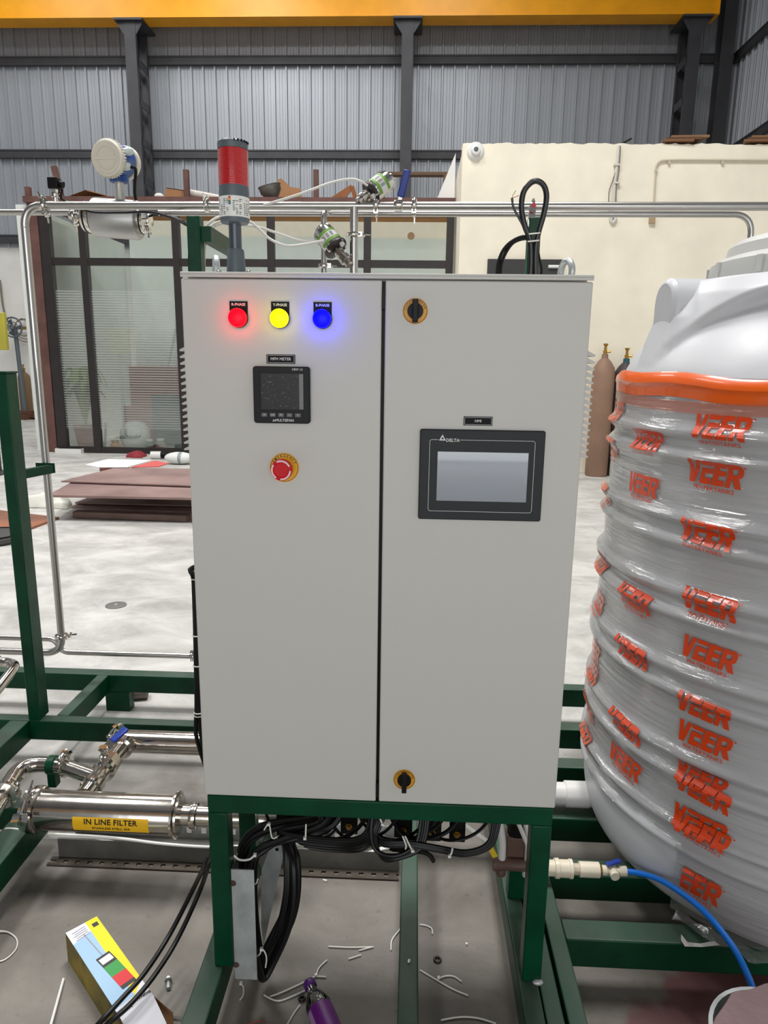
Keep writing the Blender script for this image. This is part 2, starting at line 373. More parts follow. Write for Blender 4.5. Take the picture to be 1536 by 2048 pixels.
# cream room wall on the right
t = wc = struct('wall_inner', (.6, 8.2, 0))
xs = [.58 + i * (WX1 - .58) / 120 for i in range(121)]
top = [4.07 - .012 * i / 120 + random.uniform(-.011, .009) - (.03 if random.random() < .04 else 0) for i in range(121)]
g = G(); n = 121
v = [(x, y, 0) for y in (8.2, 8.43) for x in xs] + [(x, y, z + (.01 if y > 8.3 else 0)) for y in (8.2, 8.43) for x, z in zip(xs, top)]
f = []
for i in range(120):
    f += [(i, i + 1, 2 * n + i + 1, 2 * n + i), (n + i, 3 * n + i, 3 * n + i + 1, n + i + 1), (2 * n + i, 2 * n + i + 1, 3 * n + i + 1, 3 * n + i)]
f += [(0, 2 * n, 3 * n, n), (120, n + 120, 3 * n + 120, 2 * n + 120)]
g.add(v, f); build('front_masonry', g, m_plaster, wc, smooth=0)
build('return_masonry', G().box(.58, .81, 8.43, 12.9, 0, 4.0), m_plaster, wc)
# ================================================================== background: glazed office, its roof clutter, things by the walls
def glass_material(name, refl, tint, stripes=False):
    m = bpy.data.materials.new(name); m.use_nodes = True; nt = m.node_tree; N = nt.nodes; L = nt.links
    for n in list(N):
        if n.type != 'OUTPUT_MATERIAL': N.remove(n)
    out = [n for n in N if n.type == 'OUTPUT_MATERIAL'][0]
    tr = N.new('ShaderNodeBsdfTransparent'); tr.inputs[0].default_value = tint
    gl = N.new('ShaderNodeBsdfGlossy'); gl.inputs['Roughness'].default_value = .02
    mx = N.new('ShaderNodeMixShader'); mx.inputs[0].default_value = refl
    L.new(tr.outputs[0], mx.inputs[1]); L.new(gl.outputs[0], mx.inputs[2])
    if stripes:
        df = N.new('ShaderNodeBsdfDiffuse'); df.inputs[0].default_value = (.62, .64, .62, 1)
        tl = N.new('ShaderNodeBsdfTranslucent'); tl.inputs[0].default_value = (.7, .72, .7, 1)
        m2 = N.new('ShaderNodeMixShader'); m2.inputs[0].default_value = .4; L.new(df.outputs[0], m2.inputs[1]); L.new(tl.outputs[0], m2.inputs[2])
        tc = N.new('ShaderNodeTexCoord'); sx = N.new('ShaderNodeSeparateXYZ'); L.new(tc.outputs['Object'], sx.inputs[0])
        mu = N.new('ShaderNodeMath'); mu.operation = 'MULTIPLY'; mu.inputs[1].default_value = 1 / .0365; L.new(sx.outputs['Z'], mu.inputs[0])
        fr = N.new('ShaderNodeMath'); fr.operation = 'FRACT'; L.new(mu.outputs[0], fr.inputs[0])
        gt = N.new('ShaderNodeMath'); gt.operation = 'GREATER_THAN'; gt.inputs[1].default_value = .42; L.new(fr.outputs[0], gt.inputs[0])
        sc_ = N.new('ShaderNodeMath'); sc_.operation = 'MULTIPLY'; sc_.inputs[1].default_value = .52; L.new(gt.outputs[0], sc_.inputs[0])
        m3 = N.new('ShaderNodeMixShader'); tr2 = N.new('ShaderNodeBsdfTransparent')
        L.new(sc_.outputs[0], m3.inputs[0]); L.new(tr2.outputs[0], m3.inputs[1]); L.new(m2.outputs[0], m3.inputs[2]); L.new(m3.outputs[0], out.inputs[0])
    else:
        L.new(mx.outputs[0], out.inputs[0])
    return m
m_glass = glass_material('office_glass', .16, (.9, .93, .91, 1))
m_stripe = glass_material('striped_frosted_film', 0, (1, 1, 1, 1), True)
GY = 9.2
off = thing('glazed_partition', 'office front of clear panes in dark frames with striped frosted film', 'glass partition', (-2.5, GY, 0))
vx = [-5.28, -4.74, -3.39, -2.03, -.66, .5]
for x in vx:
    w2 = .05 if x > -5 else .07
    build('mullion', G().box(x - w2, x + w2, GY - .05, GY + .05, 0, 3.52), m_alu, off)
for a, b in zip(vx[:-1], vx[1:]):
    build('bottom_rail', G().box(a + .05, b - .05, GY - .04, GY + .04, 0, .09), m_alu, off)
    build('transom', G().box(a + .05, b - .05, GY - .04, GY + .04, 2.72, 2.82), m_alu, off)
    build('head_rail', G().box(a + .05, b - .05, GY - .04, GY + .04, 3.46, 3.54), m_alu, off)
    lo = build('pane', G().box(a + .04, b - .04, GY - .004, GY + .004, .08, 2.73), m_glass, off)
    build('frosted_film', G().add([(a + .06, GY - .007, .36), (b - .06, GY - .007, .36), (b - .06, GY - .007, 2.37), (a + .06, GY - .007, 2.37)], [(0, 1, 2, 3)]), m_stripe, lo, fix=False)
    build('pane', G().box(a + .04, b - .04, GY - .004, GY + .004, 2.81, 3.47), m_glass, off)
# rusty frame that carries the office roof
rf = thing('roof_frame', 'red-brown steel frame with stub posts above the glazed office', 'steel frame', (-2.5, GY, 0))
build('corner_post', G().box(-5.52, -5.38, GY - .02, GY + .1, 0, 3.62), m_rust, rf)
build('edge_beam', G().box(-5.55, .56, GY - .06, GY + .02, 3.56, 3.64), m_rust, rf)
build('roof_deck', G().box(-5.5, .56, GY + .02, GY + 1.3, 3.57, 3.6), m_rust, rf)
for (px, top, ln) in ((108, 333, -.16), (372, 340, 0), (632, 340, 0), (58, 400, 0)):
    p = PY(px, top, GY + .05); build('stub_post', G().bar((p.x - ln * .5, GY + .05, 3.6), (p.x, GY + .05, p.z if px != 58 else 3.78), .07, .07, (0, 1, 0)), m_rust, rf)
# office interior
build('wall_office', G().box(-5.5, .58, 12.8, 12.95, 0, 4.3), mat('office_paint', (222, 226, 220), .8, var=.06), org=(-2.5, 12.8, 0), kind='structure')
build('wall_office_side', G().box(-5.75, -5.6, GY + .1, 12.8, 0, 3.56), MATS['office_paint'], org=(-5.5, 11, 0), kind='structure')
m_card = mat('brown_cardboard', (168, 122, 82), .8, var=.15, vscale=4)
m_cardp = mat('pinkish_cardboard', (176, 112, 96), .8, var=.12, vscale=4)
def carton(x0, x1, y0, y1, z0, z1, lab, m, nm='cardboard_box'):
    t = thing(nm, lab, 'box', ((x0 + x1) / 2, (y0 + y1) / 2, z0))
    build('carton', G().box(x0, x1, y0, y1, z0, z1), m, t, bevel=.004)
    build('tape', G().box((x0 + x1) / 2 - .03, (x0 + x1) / 2 + .03, y0 - .002, y1 + .002, z1, z1 + .002), mat('parcel_tape', (190, 160, 110), .4), t)
    build('flap_seam', G().box(x0 + .01, x1 - .01, (y0 + y1) / 2 - .004, (y0 + y1) / 2 + .004, z1, z1 + .003), mat('seam_brown', (90, 62, 44), .8), t)  # dark brown line along the flap joint
carton(-4.85, -3.75, 10.5, 11.1, 0, .62, 'pinkish cardboard box behind the striped glass, the lower one', m_cardp)
carton(-4.75, -4.0, 10.55, 11.05, .625, 1.28, 'pinkish cardboard box standing on another behind the striped glass', m_cardp)
carton(-4.15, -3.55, 9.9, 10.3, 0, .85, 'dark teal carton on the office floor behind the frosted glass', mat('teal_carton', (52, 82, 82), .7))
# plant behind the left pane
pt = thing('potted_plant', 'yellow-green arching plant in a pot behind the left office pane', 'plant', (-5.2, 9.8, 0))
build('pot', G().lathe([(.13, 0), (.19, .34), (.2, .36), (.17, .36)], (-5.2, 9.8, 0), n=16), mat('terracotta', (150, 84, 60), .8), pt)
m_leaf = mat('yellow_green_leaf', (150, 178, 60), .5, var=.3, vscale=8)
for i in range(34):
    a = i * 2.399; R = .22 + .16 * random.random(); h = .5 + .45 * random.random()
    pts = catmull([(0, 0, .34), (R * .35, 0, .34 + h * .8), (R * .75, 0, .34 + h), (R * 1.15, 0, .34 + h * .72)], 3)
    g = G(); v = []; n = len(pts)
    for k, q in enumerate(pts):
        wv = .035 * math.sin(math.pi * (.08 + .92 * k / n)) + .004
        v += [(q.x, -wv, q.z), (q.x, wv, q.z + .01)]
    g.add(v, [(2 * k, 2 * k + 1, 2 * k + 3, 2 * k + 2) for k in range(n - 1)])
    g.xf(Matrix.Translation((-5.2, 9.8, 0)) @ Matrix.Rotation(a, 4, 'Z'))
    build('leaf', g, m_leaf, pt)
# ladder leaning in the office
ld = thing('step_ladder', 'pale aluminium ladder leaning inside the glazed office', 'ladder', (-4.3, 12.2, 0))
m_lad = mat('pale_aluminium', (200, 202, 198), .4, .6)
la, lb = Vector((-4.75, 12.0, .02)), Vector((-4.25, 12.74, 2.9))
for s in (-.17, .17):
    build('stile', G().bar(la + Vector((s, 0, 0)), lb + Vector((s, 0, 0)), .03, .06, (0, -1, .3)), m_lad, ld)
for i in range(1, 10):
    q = la.lerp(lb, i / 10); build('rung', G().cyl(q + Vector((-.17, 0, 0)), q + Vector((.17, 0, 0)), .015, n=8), m_lad, ld)

# clutter on the office roof
ZR = 3.645
def folded_card(px, w_, h_, y, lab):
    p = PY(px, 388, y); x = p.x
    t = thing('folded_cardboard', lab, 'cardboard', (x, y, ZR))
    a = [(x - w_ * .55, y, ZR + .03), (x - w_ * .12, y + .1, ZR + h_), (x + w_ * .6, y + .05, ZR + .04)]
    build('upper_sheet', G().add([a[0], a[1], (a[1][0] + .3, y + .8, ZR + h_ * .9), (a[0][0] + .25, y + .8, ZR + .08)], [(0, 1, 2, 3)]), m_card, t)
    build('sloping_sheet', G().prism([(a[1][0], a[1][1], a[1][2]), a[2], (a[2][0] + .1, y + .7, ZR + .06), (a[1][0] + .3, y + .8, a[1][2])], (0, 0, -.012)), m_card, t)
    build('bottom_sheet', G().prism([(a[0][0], y - .05, ZR), (a[2][0], y - .05, ZR), (a[2][0] + .1, y + .7, ZR), (a[0][0] + .2, y + .8, ZR)], (0, 0, .02)), mat('dark_cardboard', (96, 68, 50), .85), t)
folded_card(178, .72, .17, GY + .25, 'folded brown cardboard lying on the office roof below the flow meter')
p = PY(352, 388, GY + .3)
t = thing('torn_carton', 'torn brown carton on the office roof left of the red beacon', 'cardboard', (p.x, GY + .3, ZR))
build('carton_side', G().prism([(p.x - .16, GY + .2, ZR), (p.x + .22, GY + .2, ZR), (p.x + .2, GY + .2, ZR + .13), (p.x - .1, GY + .2, ZR + .17)], (0, .02, 0)), m_card, t)
build('carton_back', G().prism([(p.x - .16, GY + .5, ZR), (p.x + .3, GY + .5, ZR), (p.x + .3, GY + .5, ZR + .15)], (0, .02, 0)), MATS['dark_cardboard'], t)
build('carton_flap', G().prism([(p.x - .1, GY + .2, ZR + .17), (p.x + .2, GY + .2, ZR + .13), (p.x + .3, GY + .42, ZR + .16), (p.x, GY + .45, ZR + .2)], (0, 0, -.01)), m_card, t)
p = PY(407, 385, GY + .2)
t = thing('paper_roll', 'white paper roll lying on the office roof beside the red beacon', 'paper roll', (p.x, GY + .3, ZR))
build('roll', G().cyl((p.x - .2, GY + .2, ZR + .1), (p.x + .2, GY + .35, ZR + .055), .05), mat('dull_paper', (206, 200, 192), .8), t)
build('core', G().cyl((p.x - .215, GY + .195, ZR + .1025), (p.x - .198, GY + .2, ZR + .1), .02), m_card, t)
p = PY(318, 388, GY + .2)
build('white_rag', G().sphere((p.x, GY + .2, ZR + .05), .06, 10, 6, (1.2, 1, .8)), MATS['dull_paper'], label='small white rag on the office roof left of the torn carton', cat='rag')
p = PY(546, 385, GY + .2)
t = thing('metal_bowl', 'tilted grey metal bowl on the office roof right of the red beacon', 'bowl', (p.x, GY + .2, ZR))
build('bowl', G().lathe([(.06, 0), (.15, .12), (.16, .2), (.15, .2), (.13, .12), (.05, .02)], (p.x, GY + .2, ZR), (-.25, -.1, 1), 18), m_galvd, t)
build('rim', G().torus(Vector((p.x, GY + .2, ZR)) + Vector((-.25, -.1, 1)).normalized() * .2, (-.25, -.1, 1), .157, .008), m_galvd, t)
p = PY(578, 385, GY + .5)
build('cardboard_offcut', G().prism([(p.x - .17, GY + .5, ZR), (p.x + .2, GY + .5, ZR), (p.x + .17, GY + .54, ZR + .24), (p.x + .02, GY + .54, ZR + .26), (p.x - .12, GY + .54, ZR + .38), (p.x - .17, GY + .54, ZR + .36)], (0, .012, 0)), m_card, label='upright torn cardboard offcut on the office roof beside the metal bowl', cat='cardboard')
p = PY(690, 385, GY + .3)
t = thing('broken_crate', 'broken wooden crate frame on the office roof behind the upper valve', 'crate', (p.x, GY + .3, ZR))
for a, b in (((-.22, 0), (.1, .2)), ((.1, .2), (.16, 0)), ((-.18, .0), (.16, .02)), ((-.05, .02), (.1, .2))):
    build('slat', G().bar((p.x + a[0], GY + .3, ZR + a[1] + .02), (p.x + b[0], GY + .32, ZR + b[1] + .02), .06, .02, (0, 1, 0)), mat('raw_wood', (150, 96, 58), .8), t)
p = PY(890, 390, GY + .2)
build('white_board', G().prism([(p.x - .12, GY + .1, ZR), (p.x + .13, GY + .1, ZR), (p.x + .13, GY + .15, ZR + .62)], (0, .02, 0)), mat('white_laminate', (226, 224, 220), .6), label='white triangular board leaning on the office roof against the cream wall', cat='board')
build('roof_plank', G().box(-.55, .5, GY + .55, GY + .7, 4.08, 4.12).box(-.5, -.45, GY + .55, GY + .6, 3.6, 4.08).box(.4, .45, GY + .55, GY + .6, 3.6, 4.08), mat('brown_plank', (104, 82, 62), .8), label='brown plank on short legs above the office roof beside the middle column', cat='plank')

# ---- on and along the cream wall
WYF = 8.2
p = PY(951, 303, WYF)
t = thing('bulkhead_lamp', 'round white bulkhead lamp holder at the top corner of the cream wall', 'wall lamp', p)
build('base', G().lathe([(.105, 0), (.105, .02), (.085, .04)], p, (0, -1, 0), 20), m_white, t)
build('holder', G().lathe([(.06, .03), (.055, .09), (.03, .1)], p, (0, -1, 0), 16), m_white, t)
build('socket', G().lathe([(.028, .095), (.028, .103)], p, (0, -1, 0), 12), m_greyd, t)
def wallpath(pts, y): return [PY(a, b, y) for a, b in pts]
t = thing('conduit_bundle', 'white conduit with loose wires running down the cream wall', 'conduit', PY(1225, 445, WYF))
build('conduit_pipe', G().tube(wallpath([(1237, 292), (1234, 330), (1229, 370), (1227, 405), (1222, 443)], WYF - .02), .02, 8, 3), mat('grey_white_conduit', (206, 202, 194), .5), t)
build('wire', G().tube(wallpath([(1241, 292), (1238, 340), (1233, 372), (1232, 405)], WYF - .03), .006, 6, 3), mat('old_wire', (120, 112, 100), .6), t)
build('wire', G().tube(wallpath([(1236, 330), (1224, 365), (1218, 385), (1219, 420), (1229, 440)], WYF - .03), .006, 6, 3), MATS['old_wire'], t)
for yy in (330, 366): build('saddle', G().obox(PY(1233.5, yy, WYF - .025), (.07, .05, .02)), MATS['grey_white_conduit'], t)
build('end_elbow', G().tube(wallpath([(1222, 432), (1222, 441), (1226, 445), (1232, 436)], WYF - .02), .022, 8, 3), MATS['grey_white_conduit'], t)
t = thing('surface_conduit', 'thin beige conduit bent across the upper right of the cream wall', 'conduit', PY(1305, 440, WYF))
build('conduit_pipe', G().tube(bend(wallpath([(1306, 436), (1311, 350), (1313, 322), (1345, 320), (1640, 321)], WYF - .02), .12), .012, 8), mat('beige_conduit', (196, 186, 164), .55), t)
for q in ((1312, 341), (1338, 325), (1445, 325)): build('saddle', G().obox(PY(q[0], q[1], WYF - .02), (.03, .03, .03)), MATS['beige_conduit'], t)
build('outlet_box', G().obox(PY(1304, 441, WYF - .02), (.07, .04, .07)), mat('tan_box', (170, 146, 112), .6), t)
build('antenna_rod', G().cyl(PY(1238, 290, WYF + .1), PY(1263, 277, WYF + .1), .012, n=8), m_black, label='thin black rod sticking up from the top of the cream wall', cat='rod')
for a, b, lab in ((1318, 1412, 'brown boards on the cream wall below the right column'), (1478, 1580, 'brown boards on the cream wall at the right edge')):
    q0, q1 = PY(a, 290, WYF + .1), PY(b, 290, WYF + .1)
    t = thing('board_stack', lab, 'boards', (q0.x, WYF + .15, 4.08))
    for i in range(3):
        build('board', G().prism([(q0.x + .06 * i, WYF - .03 + .03 * i, 4.085 + .03 * i), (q1.x - .1 * (2 - i), WYF - .05 + .03 * i, 4.085 + .03 * i), (q1.x - .1, WYF + .5, 4.085 + .03 * i), (q0.x + .2, WYF + .5, 4.085 + .03 * i)], (0, 0, .024)), mat('board_brown%d' % i, ((120, 84, 56), (96, 66, 46), (140, 104, 72))[i], .8), t)
a, b = PY(975, 519, WYF), PY(1125, 520, WYF)  # dark board standing in for the top of a window
t = thing('window_stand_in_board', 'dark grey board standing in for a window top on the cream wall behind the cable loop', 'stand-in board', (a.x, WYF, a.z - .5))
build('stand_in_board', G().box(a.x, b.x, WYF - .06, WYF - .002, a.z - .6, a.z), mat('stand_in_dark_grey', (52, 52, 52), .6), t, bevel=.004)
q = PY(1100, 533, WYF - .08); build('white_handle', G().cyl((q.x - .02, WYF - .075, q.z), (q.x + .11, WYF - .075, q.z), .02), m_white, t)
# gas cylinders
def gas(x, y, r, h, lab, body, neckcol):
    t = thing('gas_cylinder', lab, 'gas cylinder', (x, y, 0), 'gas cylinders at the cream wall')
    build('body', G().lathe([(r * .92, 0), (r, .02), (r, h * .86), (r * .92, h * .92), (r * .6, h * .97), (r * .3, h)], (x, y, 0), n=24), body, t)
    build('collar', G().lathe([(r * .3, h), (r * .28, h + .05)], (x, y, 0), n=12), neckcol, t)
    build('valve', G().lathe([(.025, h + .05), (.03, h + .09), (.018, h + .1), (.018, h + .15), (.03, h + .16), (.03, h + .18)], (x, y, 0), n=10), mat('brass', (176, 140, 70), .35, .9), t)
    build('outlet', G().cyl((x, y, h + .08), (x + .06, y - .03, h + .08), .014, n=8), MATS['brass'], t)
p = PY(1183, 800, 7.95)
gas(PZ(1185, 947, 0).x - .0, 7.93, .14, 1.5, 'brown gas cylinder standing between the cabinet and the tank', mat('brown_cylinder_paint', (148, 116, 96), .6, var=.18, vscale=4), MATS['brown_cylinder_paint'])
gas(2.73, 7.98, .14, 1.45, 'dark gas cylinder with a teal neck half hidden by the tank', mat('dark_cylinder_paint', (66, 58, 58), .6), mat('teal_paint', (30, 84, 96), .5))

# ---- far left wall
t = thing('wall_fan', 'small pedestal fan with a dark pole by the far left wall', 'fan', PZ(40, 832, 0))
q = PY(30, 655, 15.2); r_ = PY(39, 826, 15.2)
build('pole', G().cyl((q.x + .05, 15.2, .02), (q.x, 15.2, q.z), .05, n=8), m_greyd, t)
build('base', G().lathe([(.25, 0), (.22, .04), (.06, .06)], (q.x + .05, 15.2, 0), n=16), m_greyd, t)
build('cage', G().torus((q.x, 15.1, q.z), (0, 1, 0), .22, .02).torus((q.x, 15.1, q.z), (0, 1, 0), .12, .012).torus((q.x, 15.05, q.z), (0, 1, 0), .04, .03), m_greyd, t)
for i in range(3):
    a = i * 2.094; build('blade', G().prism([(q.x + .03 * math.cos(a), 15.15, q.z + .03 * math.sin(a)), (q.x + .2 * math.cos(a - .3), 15.15, q.z + .2 * math.sin(a - .3)), (q.x + .2 * math.cos(a + .4), 15.17, q.z + .2 * math.sin(a + .4))], (0, .008, 0)), m_greyd, t)
q = PY(47, 655, 15.8)
t = thing('hose_coil', 'thin hose coil hanging with brass fittings on the far left wall', 'hose', q)
for i in range(3): build('loop', G().torus(q + Vector((.02 * i, -.02 * i, -.04 * i)), (0, 1, .1), .2 + .03 * i, .012, 20, 6), mat('old_hose', (120, 110, 92), .6), t)
build('fitting', G().box(q.x - .16, q.x + .12, 15.72, 15.8, q.z - .05, q.z + .02), MATS['brass'], t)
build('hook', G().cyl((q.x, 15.99, q.z + .2), (q.x, 15.72, q.z + .2), .015, n=6), m_greyd, t)
build('hanging_cord', G().tube([PY(0, 560, 15.9), PY(4, 600, 15.9), PY(8, 622, 15.9), PY(14, 640, 15.9), PY(26, 650, 15.9)], .025, 6, 3), MATS['old_wire'], label='dark drooping cord on the far left wall above the fan', cat='cord')
q = PZ(57, 832, 0)
gas(q.x, 15.5, .14, 1.05, 'short brown gas cylinder by the far left wall', mat('ochre_cylinder_paint', (118, 96, 66), .7), MATS['ochre_cylinder_paint'])
t = thing('wood_heap', 'low heap of brown timber offcuts by the far left wall', 'timber', PZ(62, 838, 0))
for i in range(5):
    a = -.4 + .35 * i; c = PZ(62, 838, 0) + Vector((.12 * i - .2, -.15 + .05 * i, .05 + .05 * (i % 3)))
    build('offcut', G().obox(c, (.55, .12, .1), Matrix.Rotation(a, 3, 'Z')), mat('dark_timber', (92, 58, 44), .85), t)
# yellow box on a stand at the left edge
q0, q1 = PY(0, 625, 7.2), PY(14, 700, 7.2)
t = thing('yellow_box', 'yellow-green junction box on a slim stand at the left edge', 'junction box', (q1.x - .2, 7.1, 0))
build('box', G().box(q1.x - .45, q1.x, 7.2, 7.26, q1.z, q0.z), mat('yellow_green_paint', (176, 168, 62), .5, var=.15, vscale=6), t, bevel=.008)
build('stand_pole', G().box(q1.x - .3, q1.x - .25, 7.21, 7.26, .02, q1.z), m_dsteel, t)
build('stand_foot', G().box(q1.x - .45, q1.x - .1, 6.95, 7.3, 0, .02), m_dsteel, t)

# ---- plates and litter on the floor before the office
m_plate = mat('oxide_primed_plate', (158, 130, 124), .55, var=.22, vscale=1.8, col2=(128, 102, 98))
m_plate2 = mat('rust_plate', (168, 108, 78), .65, var=.3, vscale=1.6, col2=(112, 76, 62))
def plate(pts, z, th, lab, m=m_plate, nm='steel_plate'):
    build(nm, G().prism([PZ(a, b, z) for a, b in pts], (0, 0, -th)), m, smooth=0, label=lab, cat='steel plate', group='steel plates on the floor' if nm == 'steel_plate' else None)
plate([(140, 1014), (245, 968), (480, 985), (470, 1026)], .012, .012, 'lowest of the stacked oxide steel plates, lying on the floor')
plate([(150, 1005), (255, 965), (470, 975), (440, 1012)], .035, .012, 'second oxide steel plate from the floor in the stack before the office')
plate([(96, 990), (150, 960), (330, 938), (500, 950), (450, 997)], .24, .02, 'propped oxide steel plate with a dark gap under it')
plate([(122, 962), (232, 935), (430, 938), (415, 972)], .262, .012, 'topmost oxide steel plate of the stack before the office')
build('prop_block', G().box(-2.75, -2.6, 5.95, 6.15, .036, .22), mat('prop_timber', (120, 70, 60), .8), label='short timber block propping the oxide plate near the cabinet', cat='block')
build('prop_block', G().box(-3.6, -3.35, 6.7, 6.95, .036, .22), MATS['prop_timber'], label='short timber block hidden in the gap under the oxide plate', cat='block')
q0, q1 = PZ(150, 1024, .05), PZ(376, 1032, .05)
t = thing('flat_bar', 'long brown flat bar lying on the floor before the plates', 'steel bar', (q0.x, q0.y, 0))
build('bar', G().bar((q0.x, q0.y, .034), (q1.x, q1.y, .034), .09, .06), mat('brown_bar', (112, 90, 82), .6, var=.2, vscale=5), t, bevel=.006)
build('end_cap', G().bar((q1.x, q1.y, .034), (q1.x + .01, q1.y, .034), .085, .055), m_rust, t)
plate([(-60, 1012), (30, 1024), (118, 1034), (62, 1055), (-60, 1068)], .02, .02, 'orange-brown rusty sheet on the floor behind the green post', m_plate2, 'rusty_sheet')
q = PZ(-12, 1082, 0)
t = thing('rubber_disc', 'dark round disc on the floor at the left edge', 'disc', q)
build('disc', G().lathe([(.2, 0), (.22, .02), (.22, .05), (.19, .06), (.06, .06)], q, n=28), mat('dark_disc', (70, 68, 68), .6), t)
build('rim', G().torus(q + Vector((0, 0, .06)), (0, 0, 1), .2, .008), m_black, t)
def cloth(name, c, rx, ry, h, m, lab, seed, nx=22, cat='cloth'):
    rnd = random.Random(seed); g = G(); v = []; ph = [(rnd.uniform(2, 7), rnd.uniform(2, 7), rnd.uniform(0, 6)) for _ in range(5)]
    for j in range(nx):
        for i in range(nx):
            a, b = i / (nx - 1) * 2 - 1, j / (nx - 1) * 2 - 1
            edge = 1 + .16 * math.sin(3 * math.atan2(b, a) + seed) + .1 * math.sin(7 * math.atan2(b, a))
            k = math.sqrt(max(0, 1 - .5 * max(a * a, b * b)))
            z = sum(math.sin(f1 * a + p) * math.cos(f2 * b + p) for f1, f2, p in ph) / 5
            rr = max(abs(a), abs(b))
            v.append((c[0] + a * rx * edge * k, c[1] + b * ry * edge * k, c[2] + .004 + h * (1 - rr ** 2) * (.45 + .55 * z + .3)))
    g.add([(q[0], q[1], max(q[2], c[2] + .004)) for q in v], [(j * nx + i, j * nx + i + 1, (j + 1) * nx + i + 1, (j + 1) * nx + i) for j in range(nx - 1) for i in range(nx - 1)])
    build(name, g, m, label=lab, cat=cat, smooth=60)
cloth('white_cloth', PZ(98, 1011, 0), .3, .2, .14, mat('white_rag_cloth', (226, 226, 214), .9), 'crumpled white cloth on the floor behind the stainless riser pipe', 3)
cloth('red_cloth', PZ(272, 914, 0), .17, .14, .1, mat('red_rag_cloth', (150, 52, 60), .9), 'small crumpled red cloth on the floor by the office door', 5)
# printed board on the plates
q = [(172, 928), (215, 918), (300, 919), (262, 932), (205, 936)]
build('white_placard', G().prism([PZ(a, b, .275) for a, b in [(170, 929), (215, 918), (305, 920), (255, 934), (195, 934)]], (0, 0, -.008)), mat('white_card', (228, 228, 228), .6), smooth=0, label='white printed placard lying on the top steel plate', cat='placard')
build('red_placard', G().prism([PZ(a, b, .275) for a, b in [(262, 934), (310, 921), (338, 926), (318, 933)]], (0, 0, -.008)), mat('red_card', (206, 92, 88), .6), smooth=0, label='red card lying beside the white placard on the top plate', cat='placard')
# sack and bottles
q = PZ(272, 899, 0)
t = thing('white_sack', 'round white sack with an open mouth before the office pane', 'sack', q)
prof = [(.1, 0), (.19, .06), (.22, .16), (.2, .25)]
g = G().lathe([(.12, 0), (.2, .07), (.23, .2), (.22, .32), (.15, .42), (.06, .44)], q, (0, 0, 1), 24)
rr = random.Random(2)
g.v = [a + Vector((rr.uniform(-.012, .012), rr.uniform(-.012, .012), rr.uniform(-.01, .01) if a.z > .02 else 0)) for a in g.v]
build('bag', g, mat('woven_white', (228, 230, 226), .7), t, smooth=60)
build('mouth_rim', G().torus(q + Vector((.02, -.17, .3)), (.1, -1, .35), .12, .025, 18, 8), MATS['woven_white'], t)
build('mouth_lining', G().lathe([(.11, 0), (.1, .004)], q + Vector((.02, -.195, .285)), (.1, -1, .35), 16), mat('sack_lining', (150, 158, 150), .8), t)
def jar(px, py, r, h, col, lab, nm='plastic_jar'):
    q = PZ(px, py, 0); t = thing(nm, lab, 'jar', q)
    build('jar', G().lathe([(r * .9, 0), (r, .02), (r, h * .8), (r * .7, h * .88), (r * .7, h)], q, n=16), mat(nm + str(px), col, .25), t)
    build('cap', G().lathe([(r * .74, h), (r * .74, h + .03)], q, n=14), m_white if px != 232 else MATS['brass'], t)
jar(232, 902, .08, .14, (196, 132, 40), 'squat amber tin before the office pane')
jar(300, 903, .07, .16, (70, 120, 100), 'green glass jar beside the white sack')
jar(322, 903, .075, .17, (150, 160, 150), 'pale glass jar right of the green one')
q = PZ(140, 905, 0)
t = thing('white_tray', 'flat white tray on the floor at the foot of the left pane', 'tray', q)
build('tray_base', G().box(q.x - .18, q.x + .22, q.y - .1, q.y + .06, 0, .02), m_white, t)
build('tray_wall', G().box(q.x - .18, q.x + .22, q.y - .1, q.y - .09, .02, .07).box(q.x - .18, q.x + .22, q.y + .05, q.y + .06, .02, .07).box(q.x - .18, q.x - .17, q.y - .09, q.y + .05, .02, .07).box(q.x + .21, q.x + .22, q.y - .09, q.y + .05, .02, .07), m_white, t)
q = PZ(345, 928, 0)
t = thing('packing_bag', 'white printed packing bag on the floor beside the cabinet edge', 'bag', q)
g = G().sphere((q.x + .1, q.y, .085), .14, 16, 10, (1.5, .8, .6)); build('bag', g, MATS['woven_white'], t)
build('printed_patch', G().sphere((q.x + .12, q.y - .004, .086), .14, 12, 8, (.7, .8, .6)), mat('grey_print', (150, 156, 162), .7), t)
q = PZ(316, 918, 0)
t = thing('spray_can', 'white can with a black cap lying near the red cloth', 'can', q)
build('can', G().cyl((q.x - .1, q.y, .055), (q.x + .04, q.y + .02, .055), .055), m_white, t)
build('cap', G().cyl((q.x + .04, q.y + .02, .055), (q.x + .13, q.y + .03, .055), .045), m_black, t)
build('threaded_rod', G().cyl(PZ(222, 903, 0) + Vector((-.1, 0, .01)), PY(212, 845, GY + .1), .02, n=8), m_galv, label='short pale rod leaning against the office pane', cat='rod')
q = PZ(232, 1211, 0)
t = thing('floor_drain', 'small round grey drain cover in the pale floor', 'drain cover', q)
build('cover', G().lathe([(.06, .0), (.06, .004), (.045, .006), (.01, .006)], q, n=24), mat('drain_grey', (120, 118, 114), .5, .4), t)
build('hub', G().lathe([(.012, .004), (.01, .009)], q, n=10), m_galv, t)
